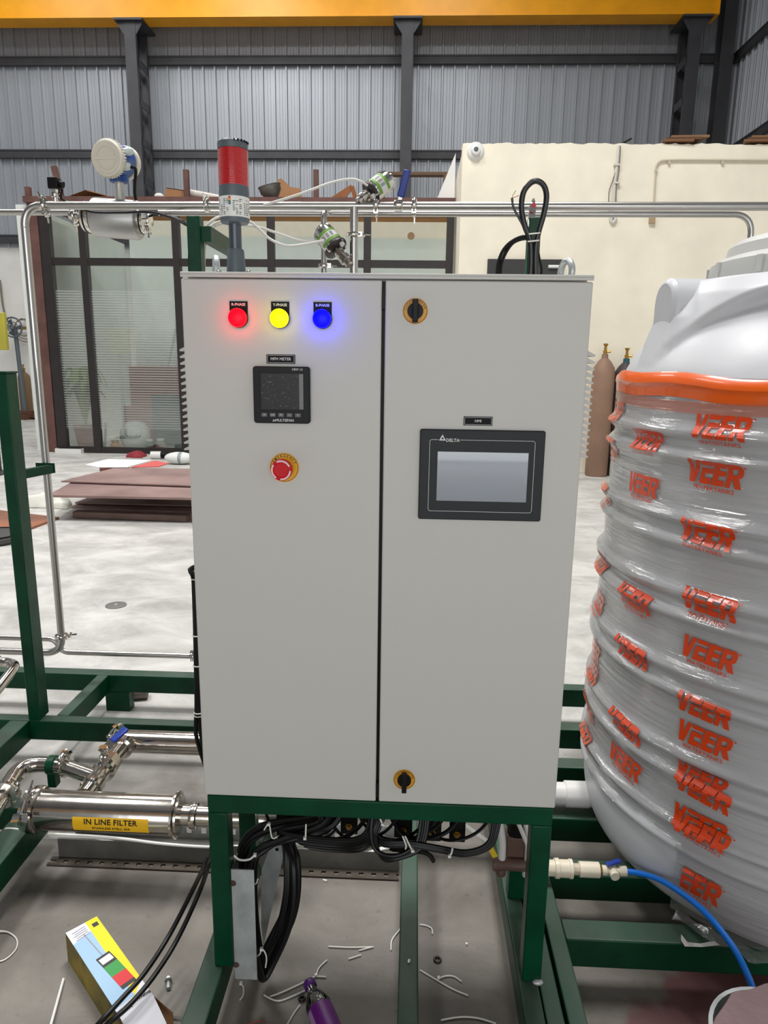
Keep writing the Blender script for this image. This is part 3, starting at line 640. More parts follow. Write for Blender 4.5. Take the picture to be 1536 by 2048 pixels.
# ================================================================== green skids and the cabinet stand
SK = .16; SB = .085     # top and underside of the skid beams
sk = thing('pipe_skid', 'green welded skid of box beams under the pipework and cabinet', 'steel skid', (-.6, .5, 0))
def bx(x0, x1, y0, y1, m=None, par=None, nm='beam', z0=SB, z1=SK):
    return build(nm, G().box(x0, x1, y0, y1, z0, z1), m or m_greend, par or sk, bevel=.004)
bx(-2.6, .30, 1.365, 1.42)                               # rear
bx(-2.6, -.375, .985, 1.03)                              # rail under the post
bx(-.375, -.325, -.9, 1.365)                             # under the left legs
bx(.048, .09, -.9, 1.03)                                 # middle
bx(.30, .341, -.9, 1.365)                                # under the right legs
bx(-1.215, -1.17, 1.03, 1.365)
bx(-1.36, -1.29, -.6, .985)
x0 = PZ(30, 1655, SK).x; 
bx(-.325, .048, .985, 1.03); bx(.09, .30, .985, 1.03)
for (x, y) in ((-1.14, 1.39), (-2.3, 1.39), (-.35, 1.3), (-.35, -.75), (.07, -.75), (.32, -.75), (.32, 1.3), (-1.33, -.5)):
    w_ = .05 if (x, y) in ((-1.14, 1.39), (-2.3, 1.39)) else .02
    build('foot', G().box(x - w_, x + w_, y - .025, y + .025, 0, SB), m_green, sk, bevel=.003)
# posts on the pipe skid
q = PY(8, 747, 1.0)
build('post', G().box(-1.293, -1.252, .985, 1.05, SK, 1.374), m_green, sk, bevel=.003)
build('post_cap', G().box(-1.293, -1.25, .983, 1.052, 1.374, 1.38), m_greend, sk)
xp = PY(391, 500, 1.0).x; zp = PY(391, 433, 1.0).z
build('post', G().box(xp - .02, xp + .02, .985, 1.03, SK, zp), m_green, sk, bevel=.003)
build('bracket_arm', G().bar((xp + .035, 1.0, zp - .05), (xp + .035, 1.3, zp - .05), .03, .045), m_greend, sk)
xp2 = PY(1066, 500, 1.0).x
build('post', G().box(xp2 - .018, xp2 + .018, .985, 1.03, SK, PY(1066, 436, 1.0).z), m_green, sk, bevel=.003)
q = PY(100, 945, 1.1)
build('pipe_bracket', G().bar((-1.27, 1.05, q.z), (-1.235, 1.18, q.z), .02, .03).box(-1.29, -1.222, 1.18, 1.184, q.z - .015, q.z + .02), m_green, sk)

tk = thing('tank_skid', 'green skid of parallel beams carrying the water tank', 'steel skid', (1.1, .6, 0))
bx(.343, .379, -.9, 1.365, par=tk); bx(.386, .424, -.9, 1.365, par=tk)
for y in (.12, .325, .55, .81, 1.05):
    bx(.424, 2.2, y - .0, y + .06, par=tk, nm='cross_beam')
bx(.424, 2.2, 1.365, 1.42, par=tk, nm='cross_beam')
for (x, y) in ((.36, -.7), (.405, -.7), (.36, 1.25), (.405, 1.25), (2.1, .15), (2.1, 1.39)):
    build('foot', G().box(x - .016, x + .016, y - .03, y + .03, 0, SB), m_green, tk, bevel=.003)

st = thing('cabinet_stand', 'green square-tube stand carrying the grey control cabinet', 'stand', (0, .13, SK))
ZB = .57
for x in (-.345, .307):
    build('leg', G().box(x, x + .04, 0.002, .042, SK, ZB - .04), m_green, st, bevel=.003)
    build('leg', G().box(x, x + .04, .232, .272, SK, ZB - .04), m_green, st, bevel=.003)
    build('side_rail', G().box(x, x + .04, .042, .232, ZB - .04, ZB), m_green, st, bevel=.003)
build('front_rail', G().box(-.345, .347, .002, .042, ZB - .04, ZB), m_green, st, bevel=.003)
build('rear_rail', G().box(-.345, .347, .232, .272, ZB - .04, ZB), m_green, st, bevel=.003)
build('weld_bead', G().sphere((.34, .0, SK + .002), .009, 10, 6, (1.3, .8, .7)), mat('silver_weld', (190, 190, 188), .5, .5), st)

# ================================================================== control cabinet
m_cab = mat('light_grey_powder_coat', (196, 194, 188), .48, bump=.03, bscale=700)
ZT = 1.574
cb = thing('control_cabinet', 'light grey two-door control cabinet on the green stand', 'control cabinet', (0, .13, ZB))
build('body', G().box(-.345, .345, .022, .28, ZB, ZT - .004), m_cab, cb, bevel=.003)
build('roof_lip', G().box(-.35, .35, -.002, .28, ZT - .004, ZT).box(-.35, .35, -.002, .0, ZT - .009, ZT - .004), m_cab, cb, bevel=.001)
dl = build('door', G().box(-.3495, -.0045, 0, .02, ZB + .002, ZT - .011), m_cab, cb, bevel=.0025)
dr = build('door', G().box(.0015, .3495, 0, .02, ZB + .002, ZT - .011), m_cab, cb, bevel=.0025)
build('gasket', G().box(-.0045, .0015, .012, .0215, ZB + .004, ZT - .012), m_black, cb)
for z in (ZT - .04, ZB + .03): build('hinge_stop', G().box(-.004, .001, .001, .012, z - .018, z + .012), m_black, cb)
def vent(s):
    X = s * .345
    t = build('vent_frame', G().box(min(X, X + s * .01), max(X, X + s * .01), .045, .245, 1.232, 1.466), m_cab, cb, bevel=.001)
    l0 = None
    for i in range(16):
        z = 1.262 + i * .0121
        g = G().prism([(X + s * .01, .055, z), (X + s * .03, .055, z - .002), (X + s * .031, .055, z + .001), (X + s * .01, .055, z + .0118)], (0, .18, 0))
        if l0 is None: l0 = build('louver', g, m_cab, t)
        else: share(l0, 'louver', t, (0, 0, i * .0121))
vent(-1); vent(1)
for px in (432, 1134):
    x = PY(px, 520, .2).x
    c = Vector((x, .2, ZT + .028))
    e = build('lifting_eye', G().torus(c, (1, .35, 0), .021, .0065, 24, 10), m_galv, cb)
    build('eye_shank', G().lathe([(.016, 0), (.016, .004), (.008, .008)], (x, .2, ZT), n=14), m_galv, e)

FM = lambda x, z, y=-.0005: Matrix.Translation((x, y, z)) @ Matrix.Rotation(math.pi / 2, 4, 'X')
m_lblk = mat('label_black', (10, 10, 12), .5, spec=.15)
def disc(g, x, z, r, y0, y1, n=28): g.lathe([(r, 0), (r, y0 - y1)], (x, y0, z), (0, -1, 0), n); return g
def lens_mat(nm, col, e):
    m = mat('lens_' + nm, col, .4, emis=e, spec=.2); m.node_tree.nodes['Principled BSDF'].inputs['Base Color'].default_value = tuple(x * .1 for x in lin(col)[:3]) + (1,); return m
# pilot lamps
for nm, x, col, txt, e, lab in (('red', -.2505, (255, 0, 5), 'R-PHASE', 15, 'glowing red lamp marked R-PHASE'), ('yellow', -.1785, (255, 240, 2), 'Y-PHASE', 6.5, 'glowing yellow lamp marked Y-PHASE'), ('blue', -.1055, (0, 0, 255), 'B-PHASE', 34, 'glowing blue lamp marked B-PHASE')):
    lp = build('indicator_lamp', G().box(x - .0155, x + .0155, -.002, 0, 1.494, 1.526), m_lblk, cb, label=lab)
    build('bezel', disc(G(), x, 1.498, .0163, -.002, -.008), m_lblk, lp)
    build('lens', G().lathe([(.0155, .006), (.0158, .012), (.0145, .016), (.010, .0185), (.002, .0192)], (x, -.002, 1.498), (0, -1, 0), 28), lens_mat(nm, col, e), lp)
    build('lettering', G().text(txt, .0064, FM(x, 1.5205, -.0024), bold=.00012, spacing=1.0), m_print_w, lp)
def nameplate(x, z, wd, h, txt, sz):
    n_ = build('nameplate', G().box(x - wd / 2, x + wd / 2, -.0016, 0, z - h / 2, z + h / 2), m_lblk, cb)
    e = .0014; g = G()
    for a, b, c, d in ((x - wd / 2 + e, x + wd / 2 - e, z + h / 2 - e - .0005, z + h / 2 - e), (x - wd / 2 + e, x + wd / 2 - e, z - h / 2 + e, z - h / 2 + e + .0005), (x - wd / 2 + e, x - wd / 2 + e + .0005, z - h / 2 + e, z + h / 2 - e), (x + wd / 2 - e - .0005, x + wd / 2 - e, z - h / 2 + e, z + h / 2 - e)):
        g.box(a, b, -.0019, -.0016, c, d)
    build('border', g, m_print_w, n_)
    build('lettering', G().text(txt, sz, FM(x, z, -.002), bold=.00008, spacing=1.0), m_print_w, n_)
nameplate(-.179, 1.43, .05, .0155, 'MFM METER', .0068)
nameplate(.167, 1.3285, .05, .0155, 'HMI', .0068)
# energy meter
def rrect(x0, x1, z0, z1, r, y, dy, n=5):
    pts = []
    for cx, cz, a0 in ((x1 - r, z1 - r, 0), (x0 + r, z1 - r, 90), (x0 + r, z0 + r, 180), (x1 - r, z0 + r, 270)):
        for k in range(n + 1):
            a = math.radians(a0 + 90 * k / n); pts.append((cx + r * math.cos(a), y, cz + r * math.sin(a)))
    return G().prism(pts, (0, dy, 0))
mf = build('power_meter', rrect(-.2265, -.1275, 1.3195, 1.4175, .005, 0, -.012), mat('meter_black', (16, 16, 20), .4, spec=.18), cb, label='black square power meter', bevel=.0012)
def speck_screen():
    m = bpy.data.materials.new('bubbled_meter_film'); m.use_nodes = True; nt = m.node_tree; N = nt.nodes; L = nt.links; b = N['Principled BSDF']
    tc = N.new('ShaderNodeTexCoord'); vo = N.new('ShaderNodeTexNoise'); vo.inputs['Scale'].default_value = 210; vo.inputs['Detail'].default_value = 3; L.new(tc.outputs['Object'], vo.inputs['Vector'])
    r = N.new('ShaderNodeValToRGB'); r.color_ramp.elements[0].position = .6; r.color_ramp.elements[0].color = lin((30, 28, 28)); r.color_ramp.elements[1].position = .72; r.color_ramp.elements[1].color = lin((112, 112, 114))
    L.new(vo.outputs['Fac'], r.inputs[0]); L.new(r.outputs[0], b.inputs['Base Color']); b.inputs['Roughness'].default_value = .3; b.inputs['Specular IOR Level'].default_value = .2
    return m
build('screen_recess', G().box(-.2155, -.1395, -.0126, -.012, 1.3435, 1.4075), m_black, mf)
build('screen', G().box(-.2125, -.1375, -.0131, -.0126, 1.344, 1.4055), speck_screen(), mf)
build('film_edge', G().box(-.1455, -.1385, -.0134, -.0131, 1.3445, 1.405), mat('film_grey', (84, 86, 88), .3), mf)
for i in range(5):
    x = -.2075 + i * .0148
    b_ = build('button', rrect(x - .005, x + .005, 1.331, 1.3375, .001, -.012, -.0016, 2), mat('button_grey', (92, 92, 94), .5), mf)
g = G()
for i, tx in enumerate(('III', 'VAF', 'PF', 'P', 'E')): g.text(tx, .0042, FM(-.2075 + i * .0148, 1.3342, -.0138))
build('button_marks', g, m_print_w, mf)
build('lettering', G().text('MFM 13', .0056, FM(-.1485, 1.4125, -.0124), bold=.00004), m_print_w, mf)
g = G().text('MULTISPAN', .0062, FM(-.172, 1.3248, -.0124), bold=.00012)
g.add([(-.1935, -.0124, 1.3228), (-.1915, -.0124, 1.3268), (-.1905, -.0124, 1.3248), (-.1912, -.0124, 1.3228)], [(0, 1, 2, 3)]).add([(-.190, -.0124, 1.3228), (-.1888, -.0124, 1.3268), (-.1872, -.0124, 1.3228)], [(0, 1, 2)])
build('maker_logo', g, m_print_w, mf)
# emergency stop
m_eye = mat('safety_yellow', (240, 176, 8), .45)
es = build('emergency_stop', disc(G(), -.176, 1.2395, .0265, 0, -.002, 40), m_eye, cb, label='red mushroom stop on a yellow disc')
def ringplate(x, z, r0, r1, y, a0=0, a1=360, n=40):
    g = G(); v = []
    for k in range(n + 1):
        a = math.radians(a0 + (a1 - a0) * k / n)
        v += [(x + r0 * math.cos(a), y, z + r0 * math.sin(a)), (x + r1 * math.cos(a), y, z + r1 * math.sin(a))]
    g.add(v, [(2 * k, 2 * k + 1, 2 * k + 3, 2 * k + 2) for k in range(n)]); return g
def arctext(g, txt, x, z, r, y, size, mid, step, bold=.0001):
    n = len(txt)
    for i, ch in enumerate(txt):
        a = mid - (i - (n - 1) / 2) * step
        c = math.radians(a); m4 = Matrix.Translation((x + r * math.cos(c), y, z + r * math.sin(c))) @ Matrix.Rotation(math.radians(90 - a), 4, 'Y') @ Matrix.Rotation(math.pi / 2, 4, 'X')
        g.text(ch, size, m4, bold=bold)
    return g
build('black_ring', ringplate(-.176, 1.2395, .0243, .0252, -.0022), m_print_k, es, fix=False)
build('lettering', arctext(G(), 'EMERGENCY', -.176, 1.2395, .0212, -.0024, .0062, 88, 15.5), m_print_k, es)
m_redp = mat('red_button_plastic', (200, 8, 22), .45, spec=.25)
bt = build('stop_button', G().lathe([(.011, .0), (.011, .016), (.0175, .018), (.019, .022), (.019, .029), (.0175, .031), (.0135, .0315), (.0125, .0305), (.002, .0305)], (-.176, -.002, 1.2395), (0, -1, 0), 36), m_redp, es)
g = G()
for a in (25, 145, 265): 
    r_ = ringplate(-.176, 1.2395, .0145, .0178, -.0338, a, a + 92, 14); g.add(r_.v, r_.f)
build('turn_arrow', g, mat('pale_pink', (232, 190, 196), .5), es, fix=False)
# door locks
def lock(x, z, ang, lab):
    l_ = build('door_lock', disc(G(), x, z, .0215, 0, -.0015, 36), mat('lock_amber', (214, 150, 28), .45), cb, label=lab)
    build('black_ring', ringplate(x, z, .0195, .0203, -.0018), m_print_k, l_, fix=False)
    g = arctext(G(), 'CLOSE', x, z, .0168, -.002, .0045, 140, 15, .00006); arctext(g, 'OPEN', x, z, .0168, -.002, .0045, 42, 15, .00006)
    build('lettering', g, m_print_k, l_)
    build('rotor', disc(G(), x, z, .0135, -.0015, -.006, 28), m_black, l_)
    m3 = Matrix.Rotation(ang, 3, 'Y')
    k = G(); k.obox(Vector((x, -.012, z)), (.0095, .014, .038), m3); build('lever', k, m_black, l_, bevel=.0015)
lock(.053, 1.513, 0, 'upper black lever lock on an amber ring')
lock(.0515, .6235, 0, 'lower black lever lock on an amber ring')
# touch panel
m_hmi = mat('touch_panel_graphite', (46, 48, 50), .5, spec=.2)
hm = build('touch_panel', rrect(.066, .285, 1.1515, 1.3135, .004, 0, -.007), m_hmi, cb, label='graphite touch panel with a blank reflective screen', bevel=.002)
g = G(); o0, o1, z0, z1, r_ = .0835, .2675, 1.1675, 1.2955, .004
pts = []
for cx, cz, a0 in ((o1 - r_, z1 - r_, 0), (o0 + r_, z1 - r_, 90), (o0 + r_, z0 + r_, 180), (o1 - r_, z0 + r_, 270)):
    for k_ in range(5):
        a = math.radians(a0 + 90 * k_ / 4); pts.append((cx + r_ * math.cos(a), cz + r_ * math.sin(a)))
pts.append(pts[0]); out = []
for (a, b), (c, d) in zip(pts[:-1], pts[1:]):
    if b == d and b > z1 - .001:            # gap in the top line for the logo
        g.bar((.135, -.0073, b), (a, -.0073, b), .0007, .0007, (0, 1, 0)); g.bar((c, -.0073, b), (.0985, -.0073, b), .0007, .0007, (0, 1, 0))
    else: g.bar((a, -.0073, b), (c, -.0073, d), .0007, .0007, (0, 1, 0))
build('outline', g, m_print_w, hm)
g = G().text('DELTA', .0078, FM(.1235, 1.2945, -.0074), bold=.00018)
c = (.1055, 1.2985)
tri = [(c[0] - .006, c[1] - .0045), (c[0], c[1] + .0062), (c[0] + .006, c[1] - .0045)]; tin = [(c[0] - .0022, c[1] - .0022), (c[0] + .0003, c[1] + .002), (c[0] + .0026, c[1] - .0022)]
v = [(a, -.0074, b) for a, b in tri + tin]; g.add(v, [(0, 1, 4, 3), (1, 2, 5, 4), (2, 0, 3, 5)])
build('maker_logo', g, m_print_w, hm)
m_scr = mat('blank_lcd_film', (112, 120, 132), .14, spec=1.0, coat=1.0)  # grey base colour also stands in for the bright reflection on the screen
build('screen', G().box(.098, .257, -.0076, -.0068, 1.1865, 1.2745), m_scr, hm)

# ---- beacon on the cabinet roof
bxp = PY(472, 520, .12).x
b0 = Vector((bxp, .12, ZT))
bc = thing('signal_beacon', 'red signal beacon with a printed sleeve on the cabinet roof', 'beacon', b0)
zc = lambda y_: PY(468, y_, .12).z
build('flange', G().box(bxp - .034, bxp + .036, .09, .15, ZT, ZT + .008), m_greyd, bc, bevel=.003)
for sx in (-.027, .029):
    for sy in (.098, .142): build('flange_screw', G().lathe([(.005, 0), (.005, .005), (.003, .006)], (bxp + sx, sy, ZT + .008), n=8), m_chrome, bc)
zs0, zs1, zs2, zs3, zs4, zs5 = zc(499), zc(447), zc(436), zc(397), zc(374), zc(301)
build('collar', G().lathe([(.018, ZT + .008), (.0155, zs0 - .004), (.0145, zs0)], (bxp, .12, 0), n=24), m_greyd, bc)
build('stem', G().lathe([(.0115, zs0), (.0115, zs1)], (bxp, .12, 0), n=20), mat('stem_grey', (76, 82, 90), .3, .4), bc)
R_ = .0272
build('lower_body', G().lathe([(.012, zs1 - .002), (R_ * .9, zs1), (R_, zs1 + .006), (R_, zs4 - .012), (R_ - .0008, zs4)], (bxp, .12, 0), n=32), m_greyd, bc)
lbl = build('printed_sleeve', G().lathe([(R_ + .0004, zs1 + .008), (R_ + .0004, zs3)], (bxp, .12, 0), n=32, caps=False), mat('sleeve_white', (226, 226, 222), .5), bc)
g = G(); rr = random.Random(4)
def onsleeve(a0, a1, z0, z1):
    n = 3; r = R_ + .0007; v = []
    for k in range(n + 1):
        a = math.radians(a0 + (a1 - a0) * k / n - 90); v += [(bxp + r * math.cos(a), .12 + r * math.sin(a), z0), (bxp + r * math.cos(a), .12 + r * math.sin(a), z1)]
    return v, [(2 * k, 2 * k + 2, 2 * k + 3, 2 * k + 1) for k in range(n)]
H = zs3 - zs1 - .008
for j in range(9):
    z = zs1 + .008 + H * (.1 + .088 * j)
    for a0 in (-58, -44, -30, -16, 8, 20, 32, 52, 62, 72, 82):
        if rr.random() < .8: g.add(*onsleeve(a0, a0 + rr.uniform(5, 11), z, z + H * .035))
build('small_print', g, mat('print_grey', (70, 70, 74), .6), lbl, fix=False)
for k_, c_ in enumerate(((200, 50, 30), (226, 150, 30), (40, 120, 60), (30, 90, 160))):
    build('colour_mark', G().add(*onsleeve(-8, 1, zs1 + .008 + H * (.86 - .1 * k_), zs1 + .008 + H * (.95 - .1 * k_))), mat('mark%d' % k_, c_, .5), lbl, fix=False)
m_redl = mat('red_beacon_lens', (186, 4, 18), .22, coat=.6, spec=.6)
prof = []; n_ = 22
for k_ in range(n_):
    z = zs4 + (zs5 - zs4) * k_ / n_; d_ = (zs5 - zs4) / n_
    prof += [(R_ - .0009, z), (R_ - .0001, z + d_ * .35), (R_ - .0001, z + d_ * .65), (R_ - .0009, z + d_)]
build('red_lens', G().lathe(prof, (bxp, .12, 0), n=36), m_redl, bc)
cp = build('cap', G().lathe([(R_, zs5), (R_, zc(287)), (R_ * .9, zc(283)), (R_ * .6, zc(281))], (bxp, .12, 0), n=32), m_greyd, bc)
for k_ in range(6):
    a = math.radians(-70 + 14 * k_); c = Vector((bxp + R_ * math.cos(a), .12 + R_ * math.sin(a), zc(287)))
    build('slot', G().obox(c, (.004, .0022, .0035), Matrix.Rotation(a, 3, 'Z')), m_black, cp)
# ================================================================== water tank
TC = Vector((1.09, .545, 0)); TZ = .16
RIBS = (.372, .54, .735, .912, 1.075, 1.262)
def tank_r(z):
    if z < .3:
        t = max(0, min(1, (z - TZ) / .14)); base = .468 + .055 * math.sqrt(1 - (1 - t) ** 2)
    else: base = .523 - .014 * (z - .3) / 1.1
    for zr in RIBS:
        for d in (-.026, .026):
            base += .016 * math.exp(-((z - zr - d) / .0125) ** 2)
        base -= .004 * math.exp(-((z - zr) / .01) ** 2)
    return base
def tank_pt(th, z, off=0.0):
    r = tank_r(z) + off; return Vector((TC.x + r * math.cos(th), TC.y + r * math.sin(th), z))
def tank_hit(px, py, r=.525):
    d = ray(px, py); ox, oy = CAM.x - TC.x, CAM.y - TC.y
    a = d.x ** 2 + d.y ** 2; b = ox * d.x + oy * d.y; c = ox * ox + oy * oy - r * r
    t = (-b - math.sqrt(max(b * b - a * c, 0))) / a; p = CAM + d * t
    return math.atan2(p.y - TC.y, p.x - TC.x) % (2 * math.pi), p.z
m_tank = mat('white_polyethylene', (202, 203, 206), .36, var=.05, vscale=3, bump=.03, bscale=14)
tn = thing('water_tank', 'large white ribbed water tank wrapped in printed film', 'water tank', (TC.x, TC.y, TZ))
zs = [TZ + (1.405 - TZ) * i / 150 for i in range(151)]
build('body', G().lathe([(.3, TZ)] + [(tank_r(z), z) for z in zs], (TC.x, TC.y, 0), n=128), m_tank, tn, smooth=70)
# domed shoulder with moulded arches between four lugs
LUG = [math.radians(186 + 90 * k) for k in range(4)]
def dome_r(th, u):      # u 0..1 from the shoulder to the neck
    z = 1.4 + .22 * u
    lo = .5 - .03 * u - .15 * u ** 1.5; up = .5 - .098 * u - .012 * max(0, u - .85) / .15
    d = min(abs((th - l + math.pi) % (2 * math.pi) - math.pi) for l in LUG)
    s = min(1, max(0, (d - .1) / (math.pi / 4 - .1)))
    zb = 1.405 + .165 * math.sin(s * math.pi / 2) ** .55
    k = min(1, max(0, (z - zb) / .03)); k = k * k * (3 - 2 * k)
    up += .03 * u * max(0, min(1, (.2 - d) / .08)) * (1 if u < .62 else max(0, 1 - (u - .62) / .2))
    return lo + (up - lo) * k, z
nu, nt_ = 44, 200
g = G(); v = []
for j in range(nu + 1):
    for i in range(nt_):
        th = 2 * math.pi * i / nt_; r, z = dome_r(th, j / nu); v.append((TC.x + r * math.cos(th), TC.y + r * math.sin(th), z))
g.add(v, [(j * nt_ + i, j * nt_ + (i + 1) % nt_, (j + 1) * nt_ + (i + 1) % nt_, (j + 1) * nt_ + i) for j in range(nu) for i in range(nt_)])
g.f.append(tuple(range(nu * nt_, nu * nt_ + nt_)))
build('dome', g, m_tank, tn, smooth=60)
for l in LUG:
    d = Vector((math.cos(l), math.sin(l), 0)); s = Vector((-math.sin(l), math.cos(l), 0)); c = Vector((TC.x, TC.y, 0))
    hw = .055; poly = [c + d * .28 + s * -hw + Vector((0, 0, 1.50)), c + d * .28 + s * hw + Vector((0, 0, 1.50))]
    for k in range(9):
        a = math.pi * k / 8; poly.append(c + d * .28 + s * (hw * math.cos(a)) + Vector((0, 0, 1.572 + hw * math.sin(a) * 1.0)))
    build('lug', G().prism(poly, d * .18), m_tank, tn, bevel=.012, smooth=50)
m_lid = mat('offwhite_lid', (196, 196, 192), .42, var=.05, vscale=5)
ld = build('lid', G().lathe([(.30, 1.618), (.317, 1.622), (.32, 1.632), (.316, 1.668), (.298, 1.68), (.284, 1.684), (.28, 1.708), (.264, 1.722), (.05, 1.74)], (TC.x, TC.y, 0), n=72), m_lid, tn, smooth=30)
for k in range(14):
    a = 2 * math.pi * k / 14; build('grip_rib', G().obox((TC.x + .318 * math.cos(a), TC.y + .318 * math.sin(a), 1.65), (.01, .014, .036), Matrix.Rotation(a, 3, 'Z')), m_lid, ld)
# clear film with creases
def film_material():
    m = bpy.data.materials.new('creased_clear_film'); m.use_nodes = True; nt = m.node_tree; N = nt.nodes; L = nt.links
    for n in list(N):
        if n.type != 'OUTPUT_MATERIAL': N.remove(n)
    out = [n for n in N if n.type == 'OUTPUT_MATERIAL'][0]
    tc = N.new('ShaderNodeTexCoord'); mp = N.new('ShaderNodeMapping'); mp.inputs['Scale'].default_value = (2.2, 2.2, 48); mp.inputs['Rotation'].default_value = (.05, .09, 0); L.new(tc.outputs['Object'], mp.inputs[0])
    n1 = N.new('ShaderNodeTexNoise'); n1.inputs['Scale'].default_value = 1.6; n1.inputs['Detail'].default_value = 5; n1.inputs['Distortion'].default_value = .6; L.new(mp.outputs[0], n1.inputs['Vector'])
    bp = N.new('ShaderNodeBump'); bp.inputs['Strength'].default_value = .5; bp.inputs['Distance'].default_value = .03; L.new(n1.outputs['Fac'], bp.inputs['Height'])
    tr = N.new('ShaderNodeBsdfTransparent'); tr.inputs[0].default_value = (.97, .97, .965, 1)
    gl = N.new('ShaderNodeBsdfGlossy'); gl.inputs['Roughness'].default_value = .1; L.new(bp.outputs[0], gl.inputs['Normal'])
    df = N.new('ShaderNodeBsdfDiffuse'); df.inputs[0].default_value = (.62, .61, .59, 1); L.new(bp.outputs[0], df.inputs['Normal'])
    lw = N.new('ShaderNodeLayerWeight'); lw.inputs[0].default_value = .3; L.new(bp.outputs[0], lw.inputs['Normal'])
    mr = N.new('ShaderNodeMapRange'); mr.inputs[3].default_value = .07; mr.inputs[4].default_value = .6; L.new(lw.outputs['Facing'], mr.inputs[0])
    m1 = N.new('ShaderNodeMixShader'); m1.inputs[0].default_value = .12; L.new(tr.outputs[0], m1.inputs[1]); L.new(df.outputs[0], m1.inputs[2])
    m2 = N.new('ShaderNodeMixShader'); L.new(mr.outputs[0], m2.inputs[0]); L.new(m1.outputs[0], m2.inputs[1]); L.new(gl.outputs[0], m2.inputs[2])
    L.new(m2.outputs[0], out.inputs[0]); return m
m_film = film_material()
tl_edge = tank_hit(1356, 1700)[0]
def film_bottom(th):
    d = (th - tl_edge) % (2 * math.pi)
    if d > math.radians(95): return .352 + .01 * math.sin(9 * th)
    return .175 + .02 * math.sin(5 * th)
g = G(); v = []; NT, NZ = 180, 130
for j in range(NZ + 1):
    for i in range(NT):
        th = tl_edge + 2 * math.pi * i / NT; z = .172 + (1.375 - .172) * j / NZ
        off = .0035 + .0022 * math.sin(23 * z + 3 * th) * math.sin(7 * th + 31 * z)
        q = tank_pt(th, max(z, .3), off + (.006 if z < .3 else 0)); q.z = z; v.append(q)
f = []
for j in range(NZ):
    for i in range(NT):
        if .172 + (1.375 - .172) * (j + .5) / NZ > film_bottom(tl_edge + 2 * math.pi * (i + .5) / NT):
            f.append((j * NT + i, j * NT + (i + 1) % NT, (j + 1) * NT + (i + 1) % NT, (j + 1) * NT + i))
g.add(v, f)
fw = build('film_wrap', g, m_film, tn, smooth=80, fix=False)
# orange edge of the film, folded twice
def tape_material():
    m = mat('orange_film_edge', (236, 96, 6), .3, var=.12, vscale=14, stretch=(1, 1, 6), coat=.4); return m
g = G(); v = []; NT2 = 180; rows = [(1.357, .006), (1.372, .0075), (1.384, .0085), (1.386, .011), (1.398, .0095), (1.41, .0075)]
for z, off in rows:
    for i in range(NT2):
        th = 2 * math.pi * i / NT2; wv = .004 * math.sin(4 * th + 1) + .003 * math.sin(11 * th)
        r = tank_r(min(z, 1.4)) + off; 
        if z > 1.4: r = .5 + off
        v.append((TC.x + r * math.cos(th), TC.y + r * math.sin(th), z + wv))
n_ = len(rows); g.add(v, [(j * NT2 + i, j * NT2 + (i + 1) % NT2, (j + 1) * NT2 + (i + 1) % NT2, (j + 1) * NT2 + i) for j in range(n_ - 1) for i in range(NT2)])
build('orange_edge', g, tape_material(), fw, smooth=50, fix=False)
g = G(); v = []
for z, off in ((1.335, .0062), (1.36, .0068)):
    for i in range(NT2):
        th = 2 * math.pi * i / NT2; r = tank_r(z) + off; v.append((TC.x + r * math.cos(th), TC.y + r * math.sin(th), z + .006 * math.sin(3 * th)))
g.add(v, [(i, (i + 1) % NT2, NT2 + (i + 1) % NT2, NT2 + i) for i in range(NT2)])
build('faded_edge', g, mat('faded_orange_film', (206, 116, 84), .25, alpha=.5, coat=.4), fw, smooth=50, fix=False)
